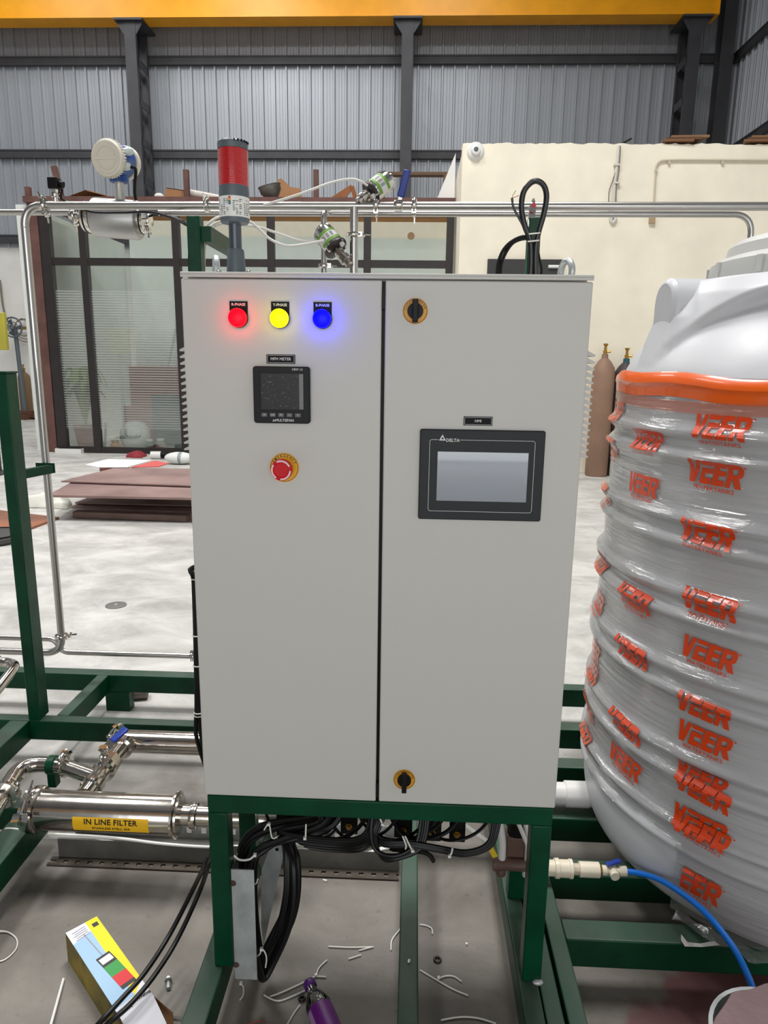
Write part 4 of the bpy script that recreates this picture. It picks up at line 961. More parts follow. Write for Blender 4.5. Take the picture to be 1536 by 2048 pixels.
# printed logos
LET = [[(0, 1), (.085, 1), (.095, .42), (.165, 1), (.245, 1), (.125, 0), (.02, 0)],
       [(.262, 1), (.475, 1), (.466, .8), (.253, .8)],
       [(.246, .68), (.458, .68), (.447, .46), (.312, .46), (.303, .27), (.43, .27), (.418, 0), (.205, 0)],
       [(.495, 1), (.713, 1), (.703, .78), (.585, .78), (.578, .65), (.69, .65), (.68, .43), (.565, .43), (.556, .25), (.667, .25), (.655, 0), (.438, 0)],
       [(.735, 1), (.82, 1), (.768, 0), (.682, 0)],
       [(.80, 1), (.95, 1), (.985, .92), (.9, .8), (.795, .8)],
       [(.985, .92), (.99, .78), (.965, .52), (.925, .44), (.88, .56), (.9, .8)],
       [(.79, .56), (.88, .56), (.925, .44), (.785, .36)],
       [(.80, .37), (.905, .44), (.965, 0), (.862, 0)]]
def logo_mesh(name='printed_logo', cut=None, wd=.118, ht=.05, sub=True):
    """flat logo in u,v metres, cut fine enough to wrap on the ribs"""
    bm = bmesh.new()
    for poly in LET:
        bm.faces.new([bm.verts.new(((a - .5) * wd, (b - .5) * ht, 0)) for a, b in poly])
    if sub:
        gt = G().text('WATERTANKS', .0125, Matrix.Translation((-.002, -.5 * ht - .0085, 0)), bold=.0002, spacing=1.12)
        vv = [bm.verts.new(q) for q in gt.v]
        for q in gt.f: bm.faces.new([vv[i] for i in q])
        bm.faces.new([bm.verts.new((wd * .5 + .003 + .0022 * math.cos(a), ht * .42 + .0022 * math.sin(a), 0)) for a in [k * math.pi / 4 for k in range(8)]])
    bmesh.ops.triangulate(bm, faces=bm.faces[:])
    for k in range(-9, 10):
        bmesh.ops.bisect_plane(bm, geom=bm.verts[:] + bm.edges[:] + bm.faces[:], plane_co=(0, k * .0055, 0), plane_no=(0, 1, 0))
    for k in range(-5, 6):
        bmesh.ops.bisect_plane(bm, geom=bm.verts[:] + bm.edges[:] + bm.faces[:], plane_co=(k * .011, 0, 0), plane_no=(1, 0, 0))
    if cut is not None:
        bmesh.ops.bisect_plane(bm, geom=bm.verts[:] + bm.edges[:] + bm.faces[:], plane_co=(cut, 0, 0), plane_no=(1, 0, 0), clear_inner=True)
    bmesh.ops.triangulate(bm, faces=bm.faces[:]); bm.verts.index_update()
    r = ([q.co.copy() for q in bm.verts], [tuple(q.index for q in p.verts) for p in bm.faces]); bm.free(); return r
LG = {True: logo_mesh(), False: logo_mesh(sub=False), 'cut': logo_mesh(cut=-.03)}
m_logo = mat('orange_red_ink', (216, 66, 14), .38, coat=.3)
m_logof = mat('faded_ink', (206, 92, 62), .4, coat=.3)
for (px, py, key, tilt, sc_) in ((1440, 856, True, 0, 1), (1428, 948, True, -.03, 1), (1414, 1068, True, -.05, 1), (1420, 1210, True, -.04, 1), (1417, 1309, True, -.05, 1), (1410, 1420, False, -.04, 1), (1409, 1480, True, -.02, 1), (1404, 1556, False, -.04, .95), (1412, 1585, False, -.1, 1), (1400, 1648, False, -.02, 1), (1408, 1664, True, -.06, 1), (1392, 1764, 'cut', -.04, 1),
                                 (1280, 970, True, -.02, .95), (1270, 1198, True, -.03, 1), (1264, 1304, False, -.03, 1), (1253, 1452, False, -.06, 1), (1250, 1524, True, -.06, 1), (1290, 880, True, 0, .9), (1228, 822, True, 0, 1), (1221, 893, True, 0, 1), (1210, 985, True, 0, 1), (1203, 1124, True, 0, 1), (1196, 1200, True, 0, 1), (1189, 1298, True, 0, 1), (1186, 1338, True, 0, 1), (1180, 1412, True, 0, 1), (1176, 1470, True, 0, 1)):
    th0, z0_ = tank_hit(px, py)
    for dth, dzz in (((0, 0), (.47, .03), (.94, -.02), (1.41, .02)) if px > 1380 and key is True else ((0, 0),)):
        th, z = th0 + dth, z0_ + dzz; v, f = LG[key]; g = G(); c_, s_ = math.cos(tilt), math.sin(tilt); vv = []
        extra = .0045 if (px, py) in ((1412, 1585), (1408, 1664)) else 0
        for q in v:
            a, b = (q.x * c_ - q.y * s_) * sc_, (q.x * s_ + q.y * c_) * sc_
            zz = z + b; rr_ = tank_r(max(zz, .3)) + (.006 if zz < .3 else 0); r = rr_ + .0068 + extra
            vv.append((TC.x + r * math.cos(th + a / rr_), TC.y + r * math.sin(th + a / rr_), zz))
        g.add(vv, f); build('printed_logo', g, m_logo if px > 1240 else m_logof, fw, smooth=0, fix=False)
# torn film hem at the foot of the tank
g = G(); v = []; n_ = 60; rr = random.Random(5)
for j in range(3):
    for i in range(n_ + 1):
        th = tl_edge + .03 + math.radians(80) * i / n_; z = .186 - .008 * j + .004 * math.sin(1.3 * i)
        q = tank_pt(th, .3, .007 + .007 * j + .004 * math.sin(.9 * i + j) * j); q.z = max(z, .165); v.append(q)
g.add(v, [(j * (n_ + 1) + i, j * (n_ + 1) + i + 1, (j + 1) * (n_ + 1) + i + 1, (j + 1) * (n_ + 1) + i) for j in range(2) for i in range(n_)])
build('torn_hem', g, m_film, fw, smooth=80, fix=False)
q = PZ(1385, 1892, SK + .004)
g = G(); g.tube([PZ(a, b, SK + .008) for a, b in ((1364, 1866), (1375, 1888), (1400, 1892), (1425, 1886), (1418, 1876), (1395, 1882))], .006, 5, 3)
build('film_scrap', G().add([PZ(a, b, SK + h) for a, b, h in ((1362, 1868, .01), (1375, 1884, .004), (1400, 1887, .004), (1428, 1882, .012), (1440, 1890, .004), (1405, 1894, .003), (1370, 1893, .003), (1362, 1880, .012))], [(0, 1, 6, 7), (1, 2, 5, 6), (2, 3, 4, 5)]), mat('scrap_white', (200, 198, 194), .5), label='torn white film scrap on the tank skid beam', cat='film scrap')

# outlet of the tank
ty = .60; q1 = PY(1196, 1590, ty)
po = thing('outlet_pipe', 'white plastic outlet pipe joining the tank behind the cabinet', 'pipe', (q1.x, ty, q1.z))
zo = q1.z; xo = q1.x
build('flange_nut', G().lathe([(.045, 0), (.045, .012), (.04, .014)], (xo + .0, ty, zo), (-1, 0, 0), 6), m_pvcw, po)
build('gasket', G().lathe([(.047, -.008), (.047, 0)], (xo, ty, zo), (-1, 0, 0), 24), m_black, po)
build('adapter', G().lathe([(.034, .014), (.034, .03), (.037, .03), (.037, .095), (.035, .097)], (xo, ty, zo), (-1, 0, 0), 24), m_pvcw, po)
build('pipe', G().lathe([(.032, .095), (.032, .55)], (xo, ty, zo), (-1, 0, 0), 24), m_pvcw, po)
# drain line with the blue hose
yd = .3; qd = PY(1150, 1738, yd); zd = qd.z
dx = lambda px: PY(px, 1738, yd).x
dr_ = thing('drain_line', 'cream plastic union and small tap below the cabinet right edge', 'pipe fitting', (dx(1150), yd, zd))
build('union', G().lathe([(.019, dx(1060)), (.019, dx(1108)), (.0235, dx(1109)), (.024, dx(1117)), (.021, dx(1118)), (.021, dx(1137)), (.023, dx(1138)), (.023, dx(1144)), (.015, dx(1145))], (0, yd, zd), (1, 0, 0), 20), m_pvc, dr_)
build('nipple', G().lathe([(.0135, dx(1144)), (.0135, dx(1160))], (0, yd, zd), (1, 0, 0), 16), mat('clear_nipple', (190, 176, 160), .3), dr_)
build('coupling', G().lathe([(.0185, dx(1158)), (.0185, dx(1198))], (0, yd, zd), (1, 0, 0), 20), m_pvc, dr_)
build('brass_ring', G().lathe([(.013, dx(1198)), (.015, dx(1200)), (.013, dx(1203))], (0, yd, zd), (1, 0, 0), 16), MATS['brass'], dr_)
tp = build('tap_body', G().lathe([(.012, dx(1203)), (.012, dx(1213)), (.0085, dx(1215)), (.0085, dx(1238)), (.0125, dx(1240)), (.012, dx(1253))], (0, yd, zd), (1, 0, 0), 16).lathe([(.011, -.022), (.011, .012)], (dx(1226), yd, zd), (0, 1, 0), 14), m_pvc, dr_)
build('tap_lever', G().bar((dx(1212), yd, zd + .016), (dx(1242), yd + .01, zd + .022), .012, .005), m_blueh, tp)
hp = [PY(1250, 1742, yd), PY(1285, 1748, .27), PY(1330, 1765, .21), PY(1400, 1815, .1), PY(1460, 1885, .02), PY(1495, 1950, -.03), PY(1511, 2000, -.05), PY(1519, 2050, -.06), Vector((.79, -.06, .03)), Vector((.84, -.02, .008))]
build('blue_hose', G().tube(hp, .0068, 10, 6), m_hose, label='bright blue hose curving from the tap down to the right', cat='hose')
# covered tub in the near right corner
c = PZ(1562, 2092, .3)
tb = thing('covered_bucket', 'grey metal bucket covered by a maroon sheet in the near right corner', 'bucket', (c.x, c.y, 0))
build('bucket', G().lathe([(.085, 0), (.108, .285), (.113, .295), (.113, .303), (.106, .303), (.085, .01)], (c.x, c.y, 0), n=40), m_galv, tb)
poly = [PZ(a, b, .306) for a, b in ((1418, 2070), (1430, 2038), (1450, 2010), (1463, 1988), (1478, 1985), (1500, 1982), (1530, 1970), (1600, 1968), (1640, 2060), (1560, 2200), (1440, 2160))]
build('maroon_sheet', G().prism(poly, (0, 0, .005)), mat('maroon_sheet', (122, 100, 100), .6, var=.15, vscale=20, bump=.1, bscale=60), tb, bevel=.002)
# ================================================================== stainless pipework
def clamp(par, c, axis, r, wing=(0, 0, -1), nm='clamp', m=None, side=None):
    """hinged tri-clamp: ring with a groove, hinge lug, bolt and wing nut"""
    m = m or m_chrome; c = Vector(c); ax = Vector(axis).normalized(); wv = Vector(wing); wv = (wv - ax * wv.dot(ax)).normalized(); sd = ax.cross(wv)
    R = r * 1.75
    k = build(nm, G().lathe([(r * 1.02, -.009), (R, -.006), (R * 1.06, -.003), (R * 1.06, .003), (R, .006), (r * 1.02, .009)], c, ax, 24), m, par)
    a = c + wv * R * 1.08 - sd * R * .35; b = c + wv * R * 1.08 + sd * R * .9
    build('clamp_bolt', G().cyl(a, b, .0035, n=8).obox(c + wv * R * 1.0, (.014, .014, .014)), m, k)
    g = G().lathe([(.006, 0), (.006, .01), (.004, .013)], b - sd * .01, sd, 10)
    for s in (-1, 1): g.prism([b + wv * (.004 * s), b + wv * (.018 * s) + sd * .012, b + wv * (.014 * s) + sd * .018, b + wv * (.003 * s) + sd * .008], ax * .004)
    build('wing_nut', g, m, k)
    return k
RP = .0132; YP = 1.2; ZP = 1.919; XV = -1.262
mp_ = thing('overhead_pipe', 'stainless overhead pipe bending down beside the green post at left', 'pipe', (XV, YP, .33))
build('tube', G().tube(bend([(-2.6, YP, .325), (XV, YP, .325), (XV, YP, ZP), (2.4, YP, ZP + .012)], .06, 8), RP, 20), m_steelb, mp_)
qz = PY(120, 1272, YP).z
clamp(mp_, (XV, YP, qz), (0, 0, 1), RP, (1, -.4, 0))
q = PY(90, 412, YP); clamp(mp_, (q.x, YP, ZP), (1, 0, 0), RP, (0, -.5, -1)); clamp(mp_, (q.x - .003, YP, ZP), (1, 0, 0), RP, (0, -.2, 1))
q = PY(414, 414, YP); clamp(mp_, (q.x, YP, ZP + .004), (1, 0, 0), RP, (0, -.4, 1))
for px, wg in ((752, (-.1, -.5, -1)), (828, (0, -.6, -1))):
    q = PY(px, 414, YP); clamp(mp_, (q.x, YP, ZP + .006), (1, 0, 0), RP, wg)
build('weld_ring', G().torus((XV, YP, ZP - .07), (0, 0, 1), RP, .001, 20, 6), m_steel, mp_)
# drop leg behind the cabinet
q = PY(708, 480, YP)
dl_ = build('drop_leg', G().cyl((q.x, YP, ZP), (q.x, YP, .9), .0135, n=20), m_steelb, mp_)
q2 = PY(708, 470, YP); clamp(mp_, (q2.x, YP, q2.z), (0, 0, 1), .0135, (1, -.5, 0))
# ball valve with the upright blue lever
q0, q1, q2 = PY(775, 414, YP), PY(788, 414, YP), PY(806, 414, YP)
bv = build('valve_body', G().lathe([(.017, 0), (.019, .003), (.019, q2.x - q1.x - .003), (.017, q2.x - q1.x)], (q1.x, YP, ZP + .006), (1, 0, 0), 20), m_chrome, mp_)
hb, ht = PY(799, 402, YP - .01), PY(815, 340, YP - .03)
build('lever_plate', G().bar(hb, hb.lerp(ht, .3), .012, .003, (0, 1, 0)), m_chrome, bv)
build('lever_sleeve', G().bar(hb.lerp(ht, .12), ht, .024, .009, (0, 1, 0)), m_blueh, bv, bevel=.004)
q = PY(822, 470, YP); build('hang_tag', G().lathe([(.012, 0), (.012, .002)], PY(822, 472, YP - .03), (0, 1, .2), 12), mat('tan_tag', (176, 142, 104), .7), mp_)
build('tag_string', G().tube([PY(828, 432, YP - .02), PY(827, 450, YP - .03), PY(822, 462, YP - .03)], .0012, 5, 3), m_tie, mp_)

# second pipe with the flow meter
Y2 = 1.42; Z2 = 1.945; R2 = .0105
p2_ = thing('rear_pipe', 'thinner stainless pipe running behind the overhead pipe', 'pipe', (.2, Y2, Z2))
xe = PY(1505, 440, Y2).x
build('tube', G().tube(bend([(PY(318, 430, Y2).x, Y2, Z2 - .005), (xe, Y2, Z2), (xe, Y2, .3)], .06, 8), R2, 16), m_steelb, p2_)
build('tube', G().tube([(-3.2, Y2, Z2 - .01), (PY(140, 430, Y2).x, Y2, Z2 - .005)], R2, 16), m_steelb, p2_)
ax0, ax1 = PY(150, 432, Y2), PY(302, 443, Y2)
fm = thing('flow_meter', 'blue-headed magnetic flow meter with a round pale cover', 'flow meter', ax0.lerp(ax1, .5))
ax = (ax1 - ax0).normalized(); L_ = (ax1 - ax0).length
F = lambda t: ax0 + ax * (L_ * t)
build('meter_body', G().lathe([(.05, L_ * .24), (.066, L_ * .27), (.067, L_ * .29), (.067, L_ * .83), (.064, L_ * .85), (.045, L_ * .86)], ax0, ax, 36), mat('sleeve_silver', (184, 184, 182), .38, .8, bump=.03, bscale=60), fm)
build('end_ring', G().lathe([(.05, L_ * .13), (.055, L_ * .16), (.055, L_ * .24)], ax0, ax, 30), m_chrome, fm)
build('gasket', G().lathe([(.0565, L_ * .17), (.0565, L_ * .185)], ax0, ax, 30), m_black, fm)
build('end_ring', G().lathe([(.045, L_ * .86), (.045, L_ * .93), (.03, L_ * .97), (.014, L_)], ax0, ax, 30), m_chrome, fm)
build('gasket', G().lathe([(.0465, L_ * .885), (.0465, L_ * .9)], ax0, ax, 30), m_black, fm)
build('reducer', G().lathe([(.012, -.02), (.014, L_ * .05), (.04, L_ * .13)], ax0, ax, 24), m_chrome, fm)
clamp(fm, F(-.01), ax, .013, (0, -.5, -1)); clamp(fm, F(.98), ax, .016, (0, -.8, -.6))
hc = PY(217, 317, Y2 - .07); hd = Vector((-.16, -.96, -.12)).normalized(); hb_ = hc - hd * .085
nt2 = PY(238, 362, Y2); nb = Vector((nt2.x, Y2, F(.52).z + .06))
build('neck', G().lathe([(.019, 0), (.017, .02), (.017, (nt2 - nb).length)], nb, nt2 - nb, 20), mat('pale_neck', (196, 196, 190), .25, .5), fm)
m_mblue = mat('meter_blue_paint', (18, 74, 150), .4)
hs = build('head_housing', G().lathe([(.048, 0), (.054, .012), (.054, .085), (.05, .09)], hb_ - hd * .01, hd, 32).lathe([(.03, 0), (.034, .012), (.034, .04), (.045, .06)], nt2 - Vector((0, 0, .005)), (0, 0, 1), 24), m_mblue, fm)
cv = build('front_cover', G().lathe([(.054, 0), (.06, .004), (.061, .018), (.057, .027), (.052, .0285), (.049, .026), (.002, .027)], hb_ + hd * .072, hd, 48), mat('cream_cover', (222, 216, 200), .42), fm)
for k in range(40):
    u, v_, d_ = frame(hd); a = 2 * math.pi * k / 40; c = hb_ + hd * .082 + (u * math.cos(a) + v_ * math.sin(a)) * .0615
    build('knurl', G().cyl(c - hd * .007, c + hd * .008, .0024, n=5), MATS['cream_cover'], cv)
u_h = Vector((1, 0, 0)); u_h = (u_h - hd * u_h.dot(hd)).normalized()
build('cover_grip', G().bar(hb_ + hd * .1 - u_h * .045, hb_ + hd * .1 + u_h * .045, .01, .004, hd), MATS['cream_cover'], cv)
build('cover_ring', G().torus(hb_ + hd * .0995, hd, .036, .0012, 32, 5), MATS['cream_cover'], cv)
build('rear_cover', G().lathe([(.052, 0), (.056, .004), (.056, .02), (.045, .024)], hb_ - hd * .012, -hd, 32), MATS['cream_cover'], fm)
for (px, py) in ((246, 304), (242, 334)):
    a = PY(px, py, Y2 - .05); b = a + Vector((.04, .0, .004))
    build('cable_gland', G().lathe([(.012, 0), (.012, .012), (.014, .012), (.014, .026), (.011, .032), (.006, .036)], a, b - a, 12), mat('clear_gland', (198, 208, 206), .25), fm)
build('meter_cable', G().tube([PY(258, 334, Y2 - .05), PY(271, 338, Y2 - .05), PY(270, 365, Y2 - .03), PY(270, 390, Y2), PY(278, 412, Y2 + .03), PY(300, 428, Y2 + .04), PY(335, 432, Y2 - .05), PY(378, 449, 1.08), PY(382, 470, 1.06), PY(379, 520, 1.06), PY(381, 560, 1.06)], .0055, 8, 5), m_cable, label='black cable curling from the flow meter to the green post', cat='cable')
build('sensor_cable', G().tube([PY(125, 378, 1.24), PY(122, 396, 1.24), PY(135, 404, 1.26), PY(180, 423, 1.26), PY(240, 425, 1.27), PY(300, 424, 1.27), PY(345, 436, 1.2), PY(376, 452, 1.1)], .004, 6, 5), m_cable, label='thin black cable slung under the overhead pipe from the pressure sensor', cat='cable')
# pressure sensor
s0 = PY(112, 402, 1.24)
ps = thing('pressure_sensor', 'pressure sensor with a black cube connector above the pipe corner', 'sensor', s0)
build('stub', G().lathe([(.012, -.02), (.012, .01), (.015, .012), (.015, .022), (.011, .024), (.011, .034)], s0, (0, 0, 1), 16), m_steel, ps)
build('hex_nut', G().lathe([(.015, .024), (.015, .036)], s0, (0, 0, 1), 6), m_chrome, ps)
build('connector', G().box(s0.x - .017, s0.x + .017, 1.222, 1.258, s0.z + .036, s0.z + .072), m_black, ps, bevel=.003)
build('connector_gland', G().cyl((s0.x + .017, 1.24, s0.z + .054), (s0.x + .03, 1.24, s0.z + .05), .011, n=12), m_black, ps)

# angle-seat valves
def angle_valve(base, axis, L1, Ra, lab, name='angle_valve'):
    base = Vector(base); axis = Vector(axis).normalized()
    t = thing(name, lab, 'valve', base)
    build('valve_seat', G().lathe([(.013, 0), (.013, L1 * .25), (.019, L1 * .27), (.019, L1 * .5), (.014, L1 * .55), (.014, L1 * .7), (.018, L1 * .72), (.018, L1 * .85), (.012, L1 * .87), (.012, L1)], base, axis, 20), m_steel, t)
    c = base + axis * L1
    build('base_plate', G().lathe([(Ra * .6, -.004), (Ra * 1.12, 0), (Ra * 1.15, .004), (Ra * 1.12, .009)], c, axis, 32), mat('dark_casting', (64, 60, 58), .4, .6), t)
    bd = build('actuator', G().lathe([(Ra, .009), (Ra, .072), (Ra * .9, .082), (Ra * .55, .086), (Ra * .5, .094), (Ra * .15, .096)], c, axis, 36), m_chrome, t)
    n = 20; u, v_, d_ = frame(axis); a0 = math.atan2((-FW).dot(v_), (-FW).dot(u))
    for (z0, z1, mm, w0, nm) in ((.018, .06, mat('label_white', (224, 224, 220), .5), 1.1, 'type_label'), (.018, .028, mat('label_green', (112, 160, 62), .5), 1.1, 'green_band'), (.05, .06, MATS['label_green'] if 'label_green' in MATS else None, 1.1, 'green_band')):
        g = G(); vv = []; rr_ = Ra + (.0006 if nm == 'type_label' else .001)
        for k in range(n + 1):
            a = a0 - w0 + 2 * w0 * k / n; q = c + (u * math.cos(a) + v_ * math.sin(a)) * rr_; vv += [q + d_ * z0, q + d_ * z1]
        g.add(vv, [(2 * k, 2 * k + 2, 2 * k + 3, 2 * k + 1) for k in range(n)]); build(nm, g, mm or MATS['label_green'], bd, fix=False)
    g = G(); rr_ = Ra + .0012
    for j in range(5):
        for k in range(3):
            a1 = a0 - .6 + k * .42; a2 = a1 + .3; z = .031 + j * .0035
            qs = [c + (u * math.cos(a) + v_ * math.sin(a)) * rr_ for a in (a1, (a1 + a2) / 2, a2)]
            g.add([qs[0] + d_ * z, qs[1] + d_ * z, qs[2] + d_ * z, qs[2] + d_ * (z + .0015), qs[1] + d_ * (z + .0015), qs[0] + d_ * (z + .0015)], [(0, 1, 4, 5), (1, 2, 3, 4)])
    build('label_print', g, m_print_k, bd, fix=False)
    for k in range(4):
        a = a0 + .78 + k * math.pi / 2; q = c + (u * math.cos(a) + v_ * math.sin(a)) * Ra * 1.05
        build('plate_bolt', G().cyl(q - d_ * .006, q + d_ * .012, .004, n=6), m_chrome, t)
    pa = c + (u * math.cos(a0 + .9) + v_ * math.sin(a0 + .9)) * Ra * .75 - d_ * .012
    build('air_port', G().lathe([(.008, 0), (.008, .012)], pa, d_, 10), m_white, t)
    return t
b1 = PY(716, 404, YP - .01)
a1 = (PY(790, 350, YP + .05) - b1)
angle_valve(b1, a1, .052, .034, 'tilted stainless actuator valve above the overhead pipe, green-banded label')
b2 = PY(699, 530, YP - .035); a2 = (PY(632, 448, YP + .02) - b2)
angle_valve(b2, a2, .072, .036, 'tilted stainless actuator valve just above the cabinet roof')
# short riser left of the lower valve
q = PY(648, 500, 1.28)
rs_ = thing('short_riser', 'short stainless riser with clamps behind the lower valve', 'pipe', (q.x, 1.28, 1.2))
build('tube', G().tube(bend([(q.x, 1.28, 1.2), (q.x, 1.28, Z2 - .02), (q.x, Y2, Z2 - .0)], .03, 6), .010, 14), m_steelb, rs_)
for yy in (472, 532): clamp(rs_, (q.x, 1.28, PY(648, yy, 1.28).z), (0, 0, 1), .011, (1 if yy > 500 else -1, -.4, 0))
# white air tubes
def wtube(pts, lab, r=.0042, nm='air_tube'):
    build(nm, G().tube([PY(*p) for p in pts], r, 8, 6), m_wcable, label=lab, cat='tube', group='white air tubes')
wtube([(735, 371, 1.14), (722, 363, 1.13), (700, 358, 1.13), (660, 366, 1.13), (600, 388, 1.14), (545, 405, 1.17), (500, 418, 1.23), (470, 440, 1.24), (430, 452, 1.2), (411, 480, 1.12), (408, 560, 1.12)], 'white air tube arching over from the upper valve behind the beacon')
wtube([(648, 481, 1.14), (600, 490, 1.12), (570, 491, 1.12), (540, 478, 1.12), (515, 455, 1.12), (495, 441, 1.12), (450, 432, 1.12), (420, 445, 1.1), (406, 480, 1.1), (404, 560, 1.1)], 'white air tube sagging from the lower valve past the beacon stem')
wtube([(632, 482, 1.2), (600, 481, 1.18), (560, 468, 1.17), (520, 455, 1.17), (480, 449, 1.16), (440, 443, 1.16), (414, 462, 1.14), (406, 500, 1.13), (405, 560, 1.13)], 'white air tube running nearly straight to the lower valve')

# ---- low pipework at the left
S_ = thing('offset_pipe', 'stainless pipe making an S-bend behind the green post', 'pipe', PY(100, 1300, 1.3))
z1, z2 = PY(45, 1276, 1.3).z, PY(250, 1308, 1.3).z; xb = PY(112, 1290, 1.3).x
build('tube', G().tube(bend([(-2.6, 1.3, z1), (xb, 1.3, z1), (xb + .02, 1.3, z2), (.2, 1.3, z2)], .028, 6), .0105, 16), m_steelb, S_)
q = PY(386, 1310, 1.3); clamp(S_, (q.x, 1.3, z2), (1, 0, 0), .011, (0, -.4, 1))
YF = .42
f0, f1 = PY(82, 1610, YF), PY(362, 1634, YF); zf = (f0.z + f1.z) / 2 - .004
fl_ = thing('inline_filter', 'polished stainless in-line filter with a yellow label', 'filter', ((f0.x + f1.x) / 2, YF, zf - .055))
RF = .052; X0, X1 = f0.x, f1.x
bd = build('shell', G().lathe([(RF, 0), (RF, X1 - X0 - .012), (RF * .96, X1 - X0)], (X0, YF, zf), (1, 0, 0), 48), m_steel, fl_)
build('end_flange', G().lathe([(RF * .8, -.004), (RF * 1.18, 0), (RF * 1.18, .006), (RF, .008)], (X1 - .014, YF, zf), (1, 0, 0), 40), m_steel, fl_)
build('clamp_ring', G().lathe([(RF, -.03), (RF * 1.16, -.026), (RF * 1.2, -.018), (RF * 1.2, -.008), (RF * 1.16, 0), (RF, .004)], (X0, YF, zf), (1, 0, 0), 44), m_steel, fl_)
build('end_cap', G().lathe([(RF * 1.12, -.036), (RF * 1.12, -.028)], (X0, YF, zf), (1, 0, 0), 40), m_chrome, fl_)
cw = Vector((X0 - .014, YF - .035, zf + .062))
g = G().cyl(cw + Vector((0, -.035, -.03)), cw + Vector((0, .03, .03)), .004, n=8).obox(cw, (.014, .02, .014)); build('clamp_bolt', g, m_chrome, fl_)
g = G()
for s in (-1, 1): g.prism([cw + Vector((.004 * s, -.035, -.03)), cw + Vector((.02 * s, -.042, -.03)), cw + Vector((.022 * s, -.05, -.042)), cw + Vector((.004 * s, -.045, -.042))], (0, .004, .004))
build('wing_nut', g, m_chrome, fl_)
build('outlet', G().lathe([(.028, 0), (.028, .04), (.034, .042), (.036, .05), (.034, .058), (.028, .06), (.028, .3)], (X1 - .012, YF, zf), (1, 0, 0), 28), m_steel, fl_)
# curved label
def flabel(x0, x1, a0, a1, r, n=10):
    vv = []
    for k in range(n + 1):
        a = a0 + (a1 - a0) * k / n
        for x in (x0, x1): vv.append((x, YF - r * math.cos(a), zf + r * math.sin(a)))
    return G().add(vv, [(2 * k, 2 * k + 1, 2 * k + 3, 2 * k + 2) for k in range(n)])
lx0, lx1 = PY(145, 1640, YF - .05).x, PY(297, 1650, YF - .05).x
m_lyel = mat('label_yellow', (244, 190, 14), .4)
lb_ = build('label', flabel(lx0, lx1, -.44, .36, RF + .0006), m_lyel, fl_, fix=False)
def wraptext(txt, size, a_mid, bold, spacing):
    g = G().text(txt, size, Matrix.Identity(4), bold=bold, spacing=spacing); r = RF + .0012; xm = (lx0 + lx1) / 2
    g.v = [Vector((xm + q.x, YF - r * math.cos(a_mid + q.y / r), zf + r * math.sin(a_mid + q.y / r))) for q in g.v]; return g
build('lettering', wraptext('IN LINE FILTER', .0215, .12, .0005, 1.03), m_print_k, lb_)
build('lettering', wraptext('STAINLESS STELL 304', .0105, -.24, .0002, 1.05), m_print_k, lb_)
# big header pipe behind with its clamp, ball valve and tee
YH = .78; h0, h1 = PY(235, 1482, YH), PY(400, 1487, YH); zh = (h0.z + h1.z) / 2
hd_ = thing('header_pipe', 'wide polished stainless header pipe passing behind the cabinet', 'pipe', (h0.x, YH, zh - .04))
build('tube', G().lathe([(.036, 0), (.036, .9)], (h0.x, YH, zh), (1, 0, 0), 36), m_steel, hd_)
clamp(hd_, (h0.x, YH, zh), (1, 0, 0), .03, (0, -.2, 1)); build('end_cap', G().lathe([(.036, -.02), (.036, 0)], (h0.x, YH, zh), (1, 0, 0), 30), m_chrome, hd_)
va = thing('filter_valve', 'stainless ball valve with a blue lever between filter and header', 'valve', PZ(205, 1530, .22))
zt = zf + .01
ta, tb_ = Vector((PZ(170, 1590, zt).x, YF + .05, zt)), Vector((PZ(240, 1500, zt).x, YH - .04, zt + .0))
dv = (tb_ - ta); L3 = dv.length
build('valve_body', G().lathe([(.026, 0), (.026, L3 * .12), (.031, L3 * .14), (.031, L3 * .26), (.027, L3 * .3), (.027, L3 * .42), (.034, L3 * .45), (.034, L3 * .52)], ta, dv, 24), m_steel, va)
build('valve_hex', G().lathe([(.036, L3 * .52), (.036, L3 * .66)], ta, dv, 6), m_steel, va)
build('tail_pipe', G().lathe([(.027, L3 * .66), (.027, L3 * .9), (.036, L3 * .92), (.036, L3)], ta, dv, 24), m_steel, va)
vs_ = ta + dv * .5
build('stem', G().lathe([(.014, .02), (.014, .045), (.009, .048), (.009, .065), (.012, .066), (.012, .074)], vs_, (0, 0, 1), 14), m_chrome, va)
lv0 = vs_ + Vector((0, 0, .066)); lv1 = PZ(253, 1456, lv0.z + .035)
build('lever_plate', G().bar(lv0 - (lv1 - lv0).normalized() * .012, lv0.lerp(lv1, .45), .026, .003), m_chrome, va)
lsv = build('lever_sleeve', G().bar(lv0.lerp(lv1, .35), lv1, .028, .009), m_blueh, va, bevel=.004)
# inlet elbow from the left
zi = zt; i1 = PZ(115, 1528, zi); i0 = PZ(0, 1600, zi); im = PZ(42, 1530, zi)
ip = thing('inlet_pipe', 'bent stainless inlet pipe with a green clamp joining the valve', 'pipe', i1)
build('tube', G().tube(bend([i0 + (i0 - im) * .8, im, i1, Vector((ta.x + dv.x * .32, ta.y + dv.y * .32, zi))], .06, 8), .023, 20), m_steel, ip)
build('green_saddle', G().lathe([(.026, -.012), (.028, -.01), (.028, .01), (.026, .012)], PZ(105, 1530, zi), (1, 0, 0), 24).box(PZ(105, 1530, zi).x - .012, PZ(105, 1530, zi).x + .012, PZ(105, 1530, zi).y - .014, PZ(105, 1530, zi).y + .014, SK, zi - .02), m_green, ip)
clamp(ip, PZ(132, 1528, zi), (1, 0, 0), .022, (0, -.1, 1))
q = PZ(5, 1590, zi); clamp(ip, q, (i0 - im), .023, (.6, -.4, 0))
